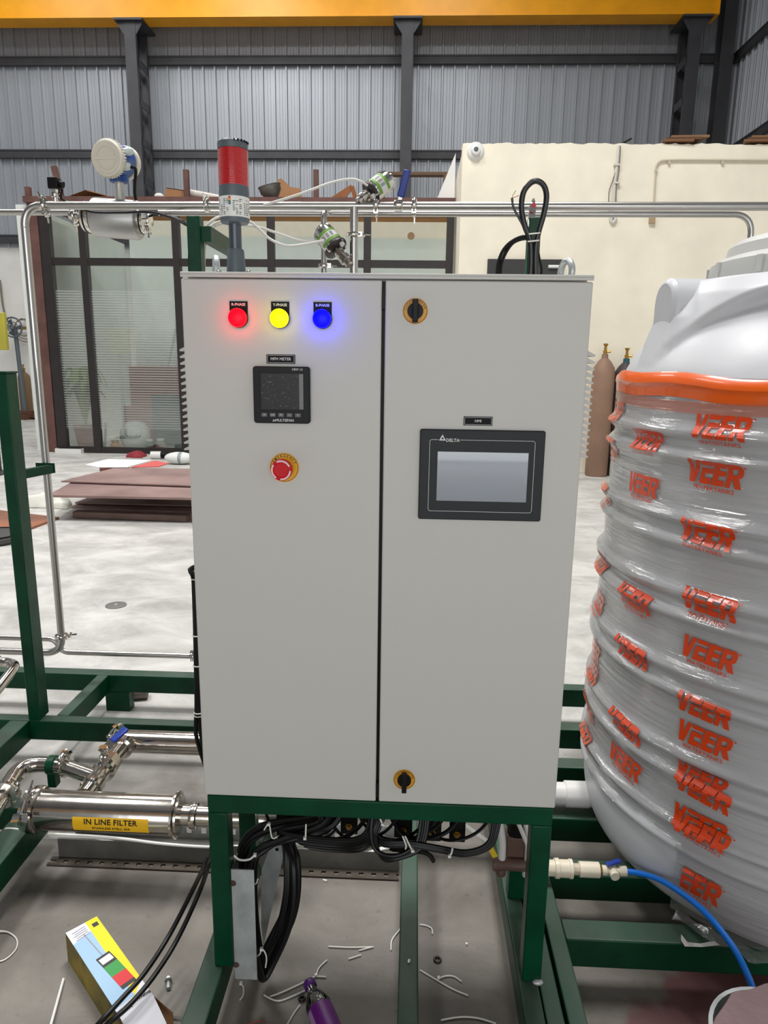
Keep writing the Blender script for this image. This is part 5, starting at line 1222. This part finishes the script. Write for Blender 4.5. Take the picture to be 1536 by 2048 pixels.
# upper left elbow at the frame edge
e = thing('edge_elbow', 'stainless elbow pipe coming in at the left edge above the skid', 'pipe', PY(20, 1340, .8))
build('tube', G().tube(bend([PY(-60, 1318, .9), PY(25, 1326, .9), PY(30, 1334, .84), PY(-10, 1385, .7), PY(-60, 1440, .6)], .03, 6), .016, 16), m_steel, e)
build('ferrule', G().torus(PY(-5, 1322, .9), (1, 0, .05), .018, .004, 18, 6), m_chrome, e)
# ================================================================== under the cabinet
build('beam', G().box(-1.05, -.975, -.6, .56, SB, SK), m_greend, sk, bevel=.004)
build('beam', G().box(-1.29, -1.05, .5, .55, SB, SK), m_greend, sk, bevel=.004)
build('foot', G().box(-1.04, -.985, -.5, -.45, 0, SB), m_green, sk)
def tie(name, pts, lab, r=.0016, cat='cable tie', group=None, sm=4, head=None):
    g = G().tube(pts, r, 6, sm)
    t = build(name, g, m_tie, label=lab, cat=cat, group=group)
    if head is not None: build('tie_head', G().obox(head, (.006, .006, .006)), m_tie, t)
    return t
tie('cable_tie', [PY(8, 1661, .41), PY(14, 1656.5, .41), PY(38, 1659, .41), PY(41, 1668, .405), PY(40, 1700, .38), PY(37, 1720, .375), PY(34, 1727, .37)], 'white cable tie looped around the green beam at the left edge', .0022, head=PY(43, 1667, .405))
# perforated cable tray
ty0 = .47
tr = thing('cable_tray', 'perforated galvanised cable tray lying on the floor under the skid', 'cable tray', (-.45, ty0, 0))
xa, xb_ = PY(105, 1700, ty0).x, .04
build('front_wall', G().box(xa, xb_, ty0 + .03, ty0 + .032, .004, .064), m_galvd, tr)
g = G(); pitch = .0178; k = 0
# bottom flange with slots: two strips joined by bridges
g.box(xa - .02, xb_, ty0 - .004, ty0 + .006, .0035, .0055).box(xa - .02, xb_, ty0 + .018, ty0 + .03, .0035, .0055)
x = xa
while x < xb_:
    g.box(x, min(x + pitch * .62 * 2, xb_), ty0 + .006, ty0 + .018, .0035, .0055); x += pitch * 2
build('slotted_flange', g, mat('brown_zinc', (92, 84, 74), .6, .4, var=.35, vscale=14), tr)  # mottled dark brown zinc
g = G(); x = xa
g.box(xa, xb_, ty0 + .13, ty0 + .132, .004, .026).box(xa, xb_, ty0 + .13, ty0 + .132, .044, .075)
while x < xb_:
    g.box(x, min(x + .03, xb_), ty0 + .13, ty0 + .132, .026, .044); x += .045
build('rear_wall', g, m_galv, tr)
build('tray_floor', G().box(xa, xb_, ty0 + .032, ty0 + .13, .004, .006), m_galvd, tr)
# white wires lying in the tray
def ctube(name, pts, r, m, lab, cat='cable', group=None, n=8, sm=5):
    return build(name, G().tube(pts, r, n, sm), m, label=lab, cat=cat, group=group)
for i, (dy, dz) in enumerate(((0, 0), (.012, .006), (.024, .002))):
    ctube('white_wire', [PY(78 - 6 * i, 1667 + 3 * i, .5 + dy), PY(180, 1672 + 3 * i, .5 + dy), PY(250, 1678 + 5 * i - (4 if i == 1 else 0), .5 + dy), PY(330, 1688 + 3 * i, .5 + dy), PY(430, 1694 + 3 * i, .5 + dy), PY(520, 1690 + 3 * i, .52 + dy), PY(590, 1686 + 3 * i, .52 + dy), PY(650, 1700 + 3 * i, .52 + dy), PY(700, 1711 + 2 * i, .52 + dy), PY(750, 1703 - i, .52 + dy), PY(800, 1690 - 4 * i, .52 + dy)], .0042, m_wcable, 'white wire lying along the cable tray behind the filter', group='white wires in the tray')
# galvanised strips on the left leg
g0 = [PY(455, 1733, .018), PY(503, 1739, .018), PY(508, 1953, .018), PY(462, 1953, .018)]
gp = thing('galvanised_plate', 'galvanised plate welded upright beside the left front leg', 'metal plate', g0[3])
xl, xr = -.304, -.256; zt_, zb_ = g0[0].z, g0[2].z
build('plate', G().box(xl, xr, .010, .0125, zb_, zt_), m_galv, gp)
build('return_flange', G().box(xl, xl + .002, .0125, .06, zb_, zt_), m_galvd, gp)
m_burn = mat('weld_burn', (86, 62, 46), .8, var=.5, vscale=60, col2=(40, 36, 34))
for zz in (zt_ - .033, zb_ + .036):
    build('weld_spot', G().lathe([(.008, 0), (.006, .0016), (.002, .003)], (xl + .003, .0105, zz), (0, -1, 0), 14), m_burn, gp)
g1 = [PY(541, 1692, .2), PY(573, 1689, .2), PY(566, 1715, .2), PY(527, 1893, .2), PY(522, 1850, .2), PY(523, 1740, .2)]
g2 = thing('tray_offcut', 'slanting galvanised tray offcut behind the cable bundle', 'metal plate', g1[3])
build('plate', G().prism(g1, (0, .002, 0)), m_galv, g2, smooth=0)
build('punched_hole', G().lathe([(.004, 0), (.004, .001)], PY(554, 1699, .1985), (0, -1, 0), 10), m_black, g2)
build('back_flange', G().prism([g1[5] + Vector((-.012, .01, .02)), g1[5] + Vector((0, .003, 0)), g1[0] + Vector((0, .003, 0)), g1[0] + Vector((-.02, .01, .0))], (0, .002, 0)), m_galvd, g2, smooth=0)
# cable bundle: down behind the plate and back up
rr = random.Random(11)
for i in range(8):
    o = Vector((rr.uniform(-.014, .014), rr.uniform(-.02, .02), rr.uniform(-.012, .012))); s = i / 7
    pts = [PY(640 + 8 * i, 1600 + 2 * i, .13), PY(630 + 4 * i, 1635 + 3 * i, .12), PY(560, 1652 + 4 * i, .11), PY(510 + 2 * i, 1668 + 5 * i, .1), PY(482 + 4 * i, 1705 + 2 * i, .09), PY(480 + 4 * i, 1780, .08), PY(492 + 3 * i, 1860, .08), PY(508 + 2 * i, 1920, .08), PY(520 + i, 1944 - i, .1), PY(538 + 2 * i, 1915 - 3 * i, .12), PY(562 + 3 * i, 1850 - 2 * i, .13), PY(574 + 3 * i, 1780, .14), PY(573 + 3 * i, 1715, .16), PY(566 + 3 * i, 1680, .19), PY(570 + 5 * i, 1630, .21)]
    pts = [p + o * (1 if 1 < k < 13 else .4) for k, p in enumerate(pts)]
    for p in pts: p.z = max(p.z, .012 + .006 * (i % 3))
    ctube('black_cable', pts, .0068 if i != 3 else .0085, m_cable, 'black cable in the thick bundle looping down beside the left leg', group='cables of the thick bundle')
# cables slung below the cabinet
slung = []
SL = ('black cable swagged under the left door towards the door gap', 'black cable in the deep loop hanging below the door gap', 'black cable sweeping from the door gap to the right leg', 'black cable ending in a loose tail above the middle beam', 'thin black cable drooping between the gland brackets')
for i in range(6):
    slung.append([PY(590 + 9 * i, 1590, .1 + .02 * i), PY(640 + 6 * i, 1640 + 4 * i, .1 + .015 * i), PY(560 + 10 * i, 1662 + 6 * i, .08 + .02 * i), PY(660 + 10 * i, 1678 + 5 * i, .09 + .015 * i), PY(725 + 4 * i, 1672 + 2 * i, .1), PY(745 + 6 * i, 1620, .12)])
for i in range(4):
    slung.append([PY(752 + 5 * i, 1590, .13), PY(742 + 3 * i, 1660 + 4 * i, .1), PY(752 + 4 * i, 1700 + 5 * i, .09), PY(790, 1712 + 2 * i, .08), PY(830 + 4 * i, 1690 + 2 * i, .09), PY(842 + 5 * i, 1640, .11), PY(846 + 5 * i, 1590, .13)])
for i in range(4):
    slung.append([PY(745 - 4 * i, 1640, .15), PY(760, 1679 + 3 * i, .1), PY(820, 1684 + 3 * i, .09), PY(880, 1694 + 3 * i, .09), PY(930, 1702 + 3 * i, .1), PY(970 + 3 * i, 1690 + 2 * i, .11), PY(984 + 4 * i, 1660, .12), PY(986 + 6 * i, 1600, .14)])
for i in range(3):
    slung.append([PY(900 - 18 * i, 1590, .16), PY(885 - 14 * i, 1640, .14), PY(850 - 10 * i, 1668 + 4 * i, .12), PY(800 - 10 * i, 1690 + 4 * i, .11), PY(855 - 4 * i, 1706, .1), PY(868, 1725 - 2 * i, .09)])
for i in range(6):
    a = 545 + 62 * i
    slung.append([PY(a - 20, 1590, .17), PY(a - 8, 1640, .15), PY(a + 20, 1668 + 3 * (i % 3), .13), PY(a + 60, 1676 + 4 * (i % 2), .12), PY(a + 100, 1664, .13), PY(a + 128, 1630, .15), PY(a + 138, 1590, .17)])
for i, pts in enumerate(slung):
    ctube('slung_cable', pts, .0036 + .0012 * (i % 3 == 0), m_cable, SL[0 if i < 6 else 1 if i < 10 else 2 if i < 14 else 3 if i < 17 else 4], group=('cables of the left swag', 'cables of the hanging loop', 'cables of the long right sweep', 'cables ending in the loose tail', 'cables at the gland brackets')[0 if i < 6 else 1 if i < 10 else 2 if i < 14 else 3 if i < 17 else 4])
# hanging black gland brackets with bolts
for px, bot, wd, yy, lab in ((566, 1672, 26, .2, 'leftmost black gland bracket under the cabinet, beside the bundle'), (698, 1668, 34, .2, 'black gland bracket under the cabinet left of the door gap'), (806, 1676, 36, .16, 'black gland bracket under the lower door lock'), (865, 1682, 34, .19, 'black gland bracket second from the right under the cabinet'), (914, 1684, 32, .15, 'rightmost black gland bracket with a brass bolt under the cabinet')):
    a, b = PY(px - wd / 2, bot, yy), PY(px + wd / 2, bot, yy)
    t = thing('gland_bracket', lab, 'bracket', ((a.x + b.x) / 2, yy, a.z), 'black brackets under the cabinet')
    build('strip', G().box(a.x, b.x, yy, yy + .006, a.z, .545), m_black, t, bevel=.002)
    c = PY(px, bot - 16, yy - .001)
    build('bolt', G().lathe([(.0085, 0), (.0085, .003), (.0055, .003), (.0055, .009)], c, (0, -1, 0), 6), MATS['brass'], t)
    build('cable_gland', G().lathe([(.011, 0), (.011, .02), (.008, .026)], ((a.x + b.x) / 2, yy - .014, .53), (0, 0, -1), 12), m_black, t)
build('gland_plate', G().box(-.3, .3, .045, .23, .548, .569), m_black, label='black gland plate closing the underside of the cabinet', cat='plate')
# ties on the cables
tie('cable_tie', [PY(528, 1660, .06), PY(538, 1648, .06), PY(544, 1675, .06), PY(555, 1674, .06)], 'white cable tie standing up from the bundle under the left door', head=PY(538, 1648, .06))
tie('cable_tie', [PY(612, 1648, .06), PY(611, 1676, .055)], 'upright white cable tie tail right of the bundle', .0018, head=PY(610, 1676, .055))
tie('cable_tie', [PY(468, 1712, .05), PY(480, 1720, .04), PY(498, 1719, .04), PY(509, 1711, .045)], 'white cable tie around the bundle above the galvanised plate', .0022, head=PY(510, 1710, .045))
tie('cable_tie', [PY(503, 1771, .05), PY(512, 1767, .04), PY(516, 1757, .045)], 'short white cable tie on the bundle beside the galvanised plate')
tie('cable_tie', [PY(506, 1915, .04), PY(519, 1909, .03), PY(523, 1898, .03), PY(530, 1905, .03), PY(533, 1918, .03), PY(531, 1935, .03)], 'white cable tie with a loose tail at the foot of the bundle', head=PY(523, 1898, .03))
tie('cable_tie', [PY(805, 1672, .07), PY(812, 1690, .065), PY(811, 1698, .065)], 'short white cable tie tail below the lower door lock', .0018)
tie('cable_tie', [PY(810, 1672, .07), PY(824, 1700, .06), PY(829, 1703, .06)], 'longer white cable tie hanging below the lower door lock', .0018, head=PY(825, 1701, .06))
tie('cable_tie', [PY(905, 1696, .075), PY(903, 1706, .07), PY(899, 1712, .07)], 'white cable tie on the slung cables right of the middle beam', .002, head=PY(899, 1712, .07))
tie('cable_tie', [PY(757, 1630, .09), PY(764, 1646, .085)], 'white cable tie high on the slung cables below the door gap', .002, head=PY(765, 1648, .085))
# black riser cables along the left side of the cabinet
rc = thing('riser_cables', 'black cable pair tied along the left rear edge of the cabinet', 'cables', (-.4, .35, .25))
for i in range(2):
    build('cable', G().tube([Vector((-.335, .286 + .008 * i, PY(386, 1120, .36).z + .03)), PY(386 + 3 * i, 1135, .33), PY(387 + 3 * i, 1160, .36), PY(390 + 4 * i, 1250, .36), PY(393 + 5 * i, 1400, .36), PY(392 + 8 * i, 1440, .36), PY(394 + 9 * i, 1480, .38), PY(420, 1560, .42)], .0055, 8, 4), m_cable, rc)
for yy in (1157, 1270, 1330, 1424, 1430): build('tie', G().torus(PY(392 + (yy - 1157) * .02, yy, .36), (0, 0, 1), .011, .0016, 14, 5), m_tie, rc)
build('push_button', G().sphere((-.352, .12, PY(385, 1133, .12).z), .006, 12, 8), mat('red_led_plastic', (224, 30, 30), .35), cb)
# brown manifold with white elbows behind the right leg
mz = PY(1025, 1727, .2).z
mn = thing('brown_manifold', 'brown plastic manifold with white tube elbows behind the right leg', 'manifold', (PY(1025, 1727, .2).x, .2, mz - .04))
m_brn = mat('brown_plastic', (104, 78, 68), .5, var=.2, vscale=20)
ma, mb = PY(986, 1727, .2), PY(1062, 1730, .2)
build('barrel', G().lathe([(.016, 0), (.017, .004), (.015, .008), (.015, (mb - ma).length)], ma, mb - ma, 18), m_brn, mn)
c = PY(1032, 1690, .22); build('pump_head', G().box(c.x - .024, c.x + .024, .205, .25, mz + .01, c.z + .03), m_brn, mn, bevel=.004)
build('motor', G().cyl((c.x, .225, c.z + .03), (c.x, .225, c.z + .1), .022), m_black, mn)
for px in (1004, 1056):
    q = PY(px, 1712, .2)
    build('elbow', G().tube(bend([(q.x, .2, mz + .012), (q.x, .2, mz + .055), (q.x - .012, .21, mz + .13)], .02, 5), .0085, 12), m_pvcw, mn)
    build('lower_nut', G().lathe([(.011, 0), (.011, .01), (.007, .02)], (q.x, .2, mz - .03), (0, 0, 1), 10), m_pvcw if px == 1056 else m_brn, mn)
ctube('white_rod', [PY(900, 1630, .25), PY(985, 1690, .22)], .005, m_wcable, 'white tube slanting down to the brown manifold', 'tube', sm=0)
ctube('white_rod', [PY(1034, 1640, .18), PY(1054, 1688, .18)], .005, m_wcable, 'short white tube slanting above the brown manifold', 'tube', sm=0)
build('yellow_tag', G().obox(PY(985, 1703, .17), (.012, .004, .03), Matrix.Rotation(-.5, 3, 'Y')), mat('yellow_tag', (206, 176, 30), .5), label='small yellow tag beside the brown manifold', cat='tag')

# ================================================================== cable loop on the cabinet roof
yl = .15
build('conduit_loop', G().tube([PY(1060, 560, yl), PY(1062, 520, yl), PY(1060, 480, yl), PY(1049, 450, yl), PY(1043, 415, yl), PY(1047, 385, yl), PY(1060, 367, yl), PY(1074, 362, yl), PY(1088, 372, yl), PY(1093, 395, yl), PY(1087, 430, yl), PY(1077, 465, yl), PY(1071, 500, yl), PY(1071, 560, yl)], .0052, 10, 6), m_conduit, label='thick black conduit bent into an upright loop on the cabinet roof', cat='conduit')
for i in range(2):
    ctube('roof_cable', [PY(994 + 7 * i, 560, yl + .02), PY(996 + 7 * i, 528, yl + .02), PY(1008 + 6 * i, 498 + 3 * i, yl + .02), PY(1030, 479 + 4 * i, yl + .015), PY(1056, 474 + 4 * i, yl + .01), PY(1063 + i, 500, yl + .01), PY(1065 + i, 560, yl + .01)], .0032, m_cable, 'thin black cable arching left from the tied conduit loop', group='thin cables at the conduit loop')
pr = thing('loose_wire', 'thin grey cable end with stripped coloured cores beside the conduit loop', 'cable', PY(1050, 460, yl))
build('jacket', G().tube([PY(1024, 396, yl), PY(1027, 415, yl), PY(1040, 440, yl), PY(1055, 468, yl)], .0022, 6, 4), mat('grey_jacket', (44, 52, 56), .5), pr)
build('core', G().tube([PY(1024, 397, yl), PY(1026, 390, yl), PY(1032, 381, yl)], .0006, 5, 3), mat('green_core', (110, 140, 60), .5), pr)
build('core', G().tube([PY(1024, 397, yl), PY(1030, 394, yl), PY(1038, 391, yl)], .0006, 5, 3), mat('red_core', (176, 60, 50), .5), pr)
for yy, xx in ((467, 1068), (482, 1066)):
    tie('cable_tie', [PY(xx - 10, yy + 1, yl - .008), PY(xx, yy, yl - .012), PY(xx + 10, yy - 1, yl - .008), PY(xx + 12, yy - 2, yl)], 'white cable tie binding the conduit loop, the %s one' % ('upper' if yy == 467 else 'lower'), .0014)
ctube('yellow_core', [PY(1082, 560, yl + .03), PY(1083, 538, yl + .03), PY(1078, 515, yl + .02), PY(1074, 490, yl + .01)], .0026, m_cable, 'short black cable behind the tied conduit on the roof')
# pipe clamp on the post behind the loop
pc = thing('pipe_hanger', 'small chrome pipe hanger with a red washer on the rear green post', 'pipe hanger', PY(1066, 436, 1.0))
build('hanger_strap', G().bar(PY(1060, 455, .99), PY(1066, 412, 1.05), .02, .004, (0, 1, 0)), m_chrome, pc)
build('red_washer', G().lathe([(.007, 0), (.007, .004)], PY(1067, 411, 1.03), (0, -1, 0), 12), mat('red_washer', (190, 30, 40), .4), pc)
build('hanger_ring', G().torus((PY(1066, 412, YP).x, YP, ZP + .008), (1, 0, 0), RP + .004, .004, 20, 6), m_chrome, pc)

# ================================================================== on the floor in front
bh = .08
A_, B_ = PZ(131, 1866, bh), PZ(187, 1827, bh); wd = .075; v = Vector((.725, -.689, 0)).normalized(); u = Vector((.689, .725, 0)).normalized(); L4 = .35
def bp(a, b, h): return A_ + u * (a * wd) + v * (b * L4) + Vector((0, 0, h))
bxo = thing('product_carton', 'slim printed carton with a yellow stripe on the floor at left', 'carton', (A_.x, A_.y, 0))
m_bw = mat('carton_white', (228, 228, 234), .55); m_by = mat('carton_yellow', (250, 218, 6), .5); m_bb = mat('carton_sky', (160, 194, 222), .55)
m_bo = mat('carton_side_print', (150, 128, 40), .6, var=.5, vscale=14, col2=(60, 66, 50)); m_kraft = mat('carton_kraft', (142, 102, 68), .8)
def bface(poly, h, m, name, par=bxo): return build(name, G().add([bp(a, b, h) for a, b in poly], [tuple(range(len(poly)))]), m, par, smooth=0, fix=False)
body = build('carton', G().add([bp(a, b, h) for h in (-bh, 0) for a, b in ((0, 0), (1, 0), (1, .86), (0, .86))], [(0, 1, 5, 4), (1, 2, 6, 5), (3, 0, 4, 7), (0, 3, 2, 1), (4, 5, 6, 7)]), m_bw, bxo, smooth=0)
build('side_panel', G().add([bp(-.004, .0, -bh), bp(-.004, .86, -bh), bp(-.004, .86, 0), bp(-.004, 0, 0)], [(0, 1, 2, 3)]), m_bo, bxo, smooth=0, fix=False)
build('kraft_inside', G().add([bp(.02, .855, -bh + .002), bp(.98, .855, -bh + .002), bp(.98, .855, -.004), bp(.02, .855, -.004)], [(0, 1, 2, 3)]), m_kraft, bxo, smooth=0)
build('flap', G().prism([bp(0, .86, 0), bp(1, .86, 0), bp(.97, 1.04, -.022), bp(.05, 1.04, -.022)], (0, 0, .0012)), m_bw, bxo, smooth=0)
build('side_flap', G().prism([bp(1, .86, -.002), bp(1, .86, -bh), bp(1.25, 1.0, -bh + .005), bp(1.25, 1.0, -.02)], (.001, 0, 0)), m_kraft, bxo, smooth=0)
bface([(.62, 0), (1, 0), (1, .70), (.62, .78)], .0004, m_by, 'yellow_stripe', body)
bface([(0, .14), (.62, .1), (.62, .78), (0, .8)], .0004, m_bb, 'sky_print', body)
def bline(a0, b0, a1, b1, w_, h, m, nm):
    p0, p1 = bp(a0, b0, h), bp(a1, b1, h); d = (p1 - p0).normalized(); s_ = Vector((-d.y, d.x, 0)) * w_
    return build(nm, G().add([p0 - s_, p0 + s_, p1 + s_, p1 - s_], [(0, 1, 2, 3)]), m, body, smooth=0, fix=False)
bline(.40, .10, .50, .36, .0012, .0008, mat('print_silver', (150, 150, 162), .4), 'printed_stem')
m_pk = mat('print_dark', (48, 44, 44), .5)
bline(.50, .355, .56, .46, .0165, .0008, m_pk, 'printed_base'); bline(.512, .375, .544, .43, .0135, .0011, m_bw, 'printed_sleeve')
bline(.555, .455, .60, .56, .0165, .0011, mat('print_green', (52, 150, 70), .5), 'printed_green_tier'); bline(.60, .56, .645, .66, .0165, .0011, mat('print_red', (214, 40, 46), .5), 'printed_red_tier')
bline(.645, .66, .66, .69, .0165, .0011, m_pk, 'printed_cap')
g = G()
for j in range(5):
    p0 = bp(.16, .045 + .018 * j, .0006)
    g.add([bp(.12 + .06 * (j % 2), .04 + .02 * j, .0008), bp(.56, .03 + .02 * j, .0008), bp(.56, .034 + .02 * j, .0008), bp(.12 + .06 * (j % 2), .044 + .02 * j, .0008)], [(0, 1, 2, 3)])
build('small_print', g, mat('print_grey_blue', (140, 140, 156), .6), body, smooth=0, fix=False)
ang = math.atan2(u.y, u.x)
tm = lambda a, b: Matrix.Translation(bp(a, b, .0009)) @ Matrix.Rotation(ang + math.pi, 4, 'Z')
g = G(); g.text('SIGNAL', .010, tm(.78, .82), bold=.0003); g.text('LIGHT', .010, tm(.22, .84), bold=.0003)
build('lettering', g, m_print_k, body)
bface([(.74, .045), (.92, .045), (.92, .085), (.74, .085)], .0006, m_pk, 'maker_mark', body)

# two black cables running out to the lower left
for i in range(2):
    ctube('floor_cable', [PZ(440 + 14 * i, 1640, .46), PY(425 + 4 * i, 1690, .16), PY(412 + 6 * i, 1725, .12), PZ(388 + 12 * i, 1775 + 6 * i, .2), PZ(340 + 14 * i, 1868 + 12 * i, .13), PZ(290 + 16 * i, 1945 + 10 * i, .115), PZ(243 + 14 * i, 1998 + 14 * i, .105), PZ(195 + 18 * i, 2050, .09), PZ(150 + 18 * i, 2100, .03), PZ(90 + 18 * i, 2160, .006)], .0055, m_cable, 'black cable crossing the printed carton, the %s of two' % ('left' if i == 0 else 'right'))
ctube('grey_cord', [PZ(262, 2050, .02), PZ(280, 2040, .03), PZ(320, 2035, .03), PZ(360, 2038, .02), PZ(400, 2046, .006), PZ(460, 2080, .006)], .0045, mat('grey_cord', (110, 108, 106), .5), 'grey cord curving across the bottom edge beside the carton', 'cord')
FL = .003
def floor_tie(pts, lab, head=True, r=.0018):
    p = [PZ(a, b, FL) for a, b in pts]
    tie('tie_offcut', p, lab, r, 'cable tie', 'cable tie offcuts on the floor', head=(p[0] + Vector((0, 0, .002))) if head else None)
for pts, lab, hd in (([(482, 1968), (487, 1975), (486, 1990), (480, 2000)], 'curved tie offcut on the floor below the galvanised plate', True),
                 ([(632, 1952), (600, 1968), (560, 1986), (540, 1993)], 'long pale tie strip on the floor left of the bottle cap', True),
                 ([(632, 1952), (638, 1936), (654, 1920)], 'bent tie offcut on the floor above the bottle cap', False),
                 ([(633, 1953), (652, 1954)], 'short straight tie offcut right of the bottle cap', False),
                 ([(528, 1990), (545, 1999), (562, 2001), (590, 1990), (610, 1981)], 'broad pale tie strip curling left of the bottle', False),
                 ([(657, 1893), (700, 1895), (746, 1894)], 'straight tie offcut on the floor left of the middle beam', False),
                 ([(697, 1918), (722, 1910)], 'tiny straight tie offcut left of the middle beam', False),
                 ([(782, 1900), (784, 1880), (800, 1858)], 'curved tie offcut touching the left side of the middle beam', False),
                 ([(840, 1849), (852, 1851), (863, 1857), (865, 1868)], 'hooked tie offcut right of the middle beam', False),
                 ([(840, 1940), (870, 1958), (905, 1978), (936, 1991)], 'long straight tie offcut right of the middle beam', False),
                 ([(877, 1957), (892, 1952), (908, 1953), (923, 1963)], 'arched tie offcut lying on the long straight one', True),
                 ([(882, 2040), (920, 2034), (955, 2036), (992, 2047)], 'long arched tie offcut at the bottom edge', False),
                 ([(575, 2048), (588, 2026), (600, 2010)], 'thin tie offcut at the bottom edge left of the bottle', False),
                 ([(718, 1901), (747, 1893.5)], 'tiny tie scrap beside the straight tie offcut', False)):
    floor_tie(pts, lab, hd)
ctube('white_wire_scrap', [PZ(-10, 1862, .01), PZ(15, 1864, .004), PZ(33, 1878, .003), PZ(32, 1898, .003), PZ(12, 1918, .003), PZ(-10, 1925, .004)], .0018, m_wcable, 'thin white wire curling on the floor at the left edge', 'wire')
build('white_straw', G().cyl(PZ(127, 1958, .004), PZ(100, 2056, .012), .0032, n=10), m_white, label='straight white plastic stick on the floor at the bottom left', cat='stick')
build('red_wire_scrap', G().tube([PZ(497, 2047, FL), PZ(515, 2042, FL), PZ(530, 2044, FL)], .0014, 6, 3), mat('red_wire', (150, 40, 36), .5), label='short red wire on the floor at the bottom edge', cat='wire')
q = PZ(875, 1921, 0); build('steel_ring', G().torus(q + Vector((0, 0, .003)), (0, 0, 1), .0075, .003, 18, 6), mat('dark_ring', (66, 60, 54), .5, .6), label='small dark metal ring on the floor right of the middle beam', cat='ring')
q = PZ(604, 1999, 0); build('rubber_grommet', G().torus(q + Vector((0, 0, .003)), (0, 0, 1), .006, .003, 16, 6), m_black, label='tiny black rubber grommet left of the bottle', cat='grommet')
for (a, b), lab in (((818, 1924), 'tiny white plastic scrap on the middle beam'), ((933, 1890), 'tiny white plastic scrap on the floor right of the ring'), ((1043, 1768), 'tiny white scrap by the rear right leg'), ((650, 1763), 'short white tube scrap beside the cable tray')):
    z_ = SK if a == 818 else 0
    build('plastic_scrap', G().obox(PZ(a, b, z_) + Vector((0, 0, .003)), (.012 if a == 650 else .005, .004, .005), Matrix.Rotation(a, 3, 'Z')), m_white, label=lab, cat='scrap')
q = PZ(337, 1982, 0); q2 = PZ(337, 1958, 0); ax_ = (q2 - q).normalized()
ab = thing('anchor_bolt', 'zinc anchor bolt with nut lying on the floor right of the carton', 'bolt', q)
build('shank', G().lathe([(.0045, 0), (.0055, .004), (.0055, .014), (.004, .016), (.004, .034)], q + Vector((0, 0, .0065)), ax_, 12), m_galv, ab)
build('nut', G().lathe([(.0068, .022), (.0068, .028)], q + Vector((0, 0, .0065)), ax_, 6), m_chrome, ab)
build('washer', G().lathe([(.0085, .02), (.0085, .022)], q + Vector((0, 0, .0085)), ax_, 14), m_galv, ab)
q = PZ(262, 1398, 0)
pn = thing('pipe_offcut', 'short rusty pipe offcut behind the skid foot', 'pipe offcut', q)
build('pipe', G().lathe([(.03, 0), (.03, .07), (.024, .07), (.024, 0.0)], q + Vector((0, 0, .03)), (1, .25, 0), 20), mat('rusty_grey', (136, 122, 116), .6, .3, var=.3, vscale=12), pn)
build('pipe_bore', G().lathe([(.0245, .068), (.0245, .0685)], q + Vector((0, 0, .03)), (1, .25, 0), 20), m_black, pn)
# water bottle
bz = .031; c0, c1 = PZ(618, 1965, bz), PZ(662, 2075, bz); bd_ = (c1 - c0).normalized()
bo = thing('water_bottle', 'clear plastic bottle with purple cap and label lying at the bottom', 'bottle', c0)
def clear_mat():
    m = bpy.data.materials.new('clear_pet'); m.use_nodes = True; nt = m.node_tree; N = nt.nodes; L = nt.links
    out = [n for n in N if n.type == 'OUTPUT_MATERIAL'][0]; N.remove(N['Principled BSDF'])
    tr_ = N.new('ShaderNodeBsdfTransparent'); tr_.inputs[0].default_value = (.86, .87, .86, 1); gl = N.new('ShaderNodeBsdfGlossy'); gl.inputs['Roughness'].default_value = .05
    lw = N.new('ShaderNodeLayerWeight'); lw.inputs[0].default_value = .35; mx = N.new('ShaderNodeMixShader'); L.new(lw.outputs['Fresnel'], mx.inputs[0]); L.new(tr_.outputs[0], mx.inputs[1]); L.new(gl.outputs[0], mx.inputs[2]); L.new(mx.outputs[0], out.inputs[0]); return m
build('bottle_shell', G().lathe([(.011, .016), (.011, .022), (.013, .028), (.022, .045), (.028, .062), (.0285, .068), (.0275, .072), (.0285, .076), (.0285, .15), (.027, .155), (.0285, .16), (.0285, .2), (.024, .206)], c0, bd_, 32), clear_mat(), bo)
build('cap', G().lathe([(.0138, 0), (.0145, .002), (.0145, .014), (.0135, .016)], c0, bd_, 28), mat('purple_cap', (84, 28, 120), .4), bo)
bl = build('label', G().lathe([(.029, .078), (.029, .148)], c0, bd_, 32, caps=False), mat('purple_label', (112, 24, 132), .4), bo, fix=False)
uu, vv_, dd = frame(bd_); a0 = math.atan2(Vector((-.2, -.5, .85)).dot(vv_), Vector((-.2, -.5, .85)).dot(uu))
def onb(a1, a2, t1, t2, r=.0294, n=6):
    w_ = []
    for k in range(n + 1):
        a = a1 + (a2 - a1) * k / n; q = c0 + (uu * math.cos(a) + vv_ * math.sin(a)) * r; w_ += [q + dd * t1, q + dd * t2]
    return w_, [(2 * k, 2 * k + 2, 2 * k + 3, 2 * k + 1) for k in range(n)]
build('label_panel', G().add(*onb(a0 + .5, a0 + 1.1, .082, .118)), mat('label_lilac', (176, 140, 180), .5), bl, fix=False)
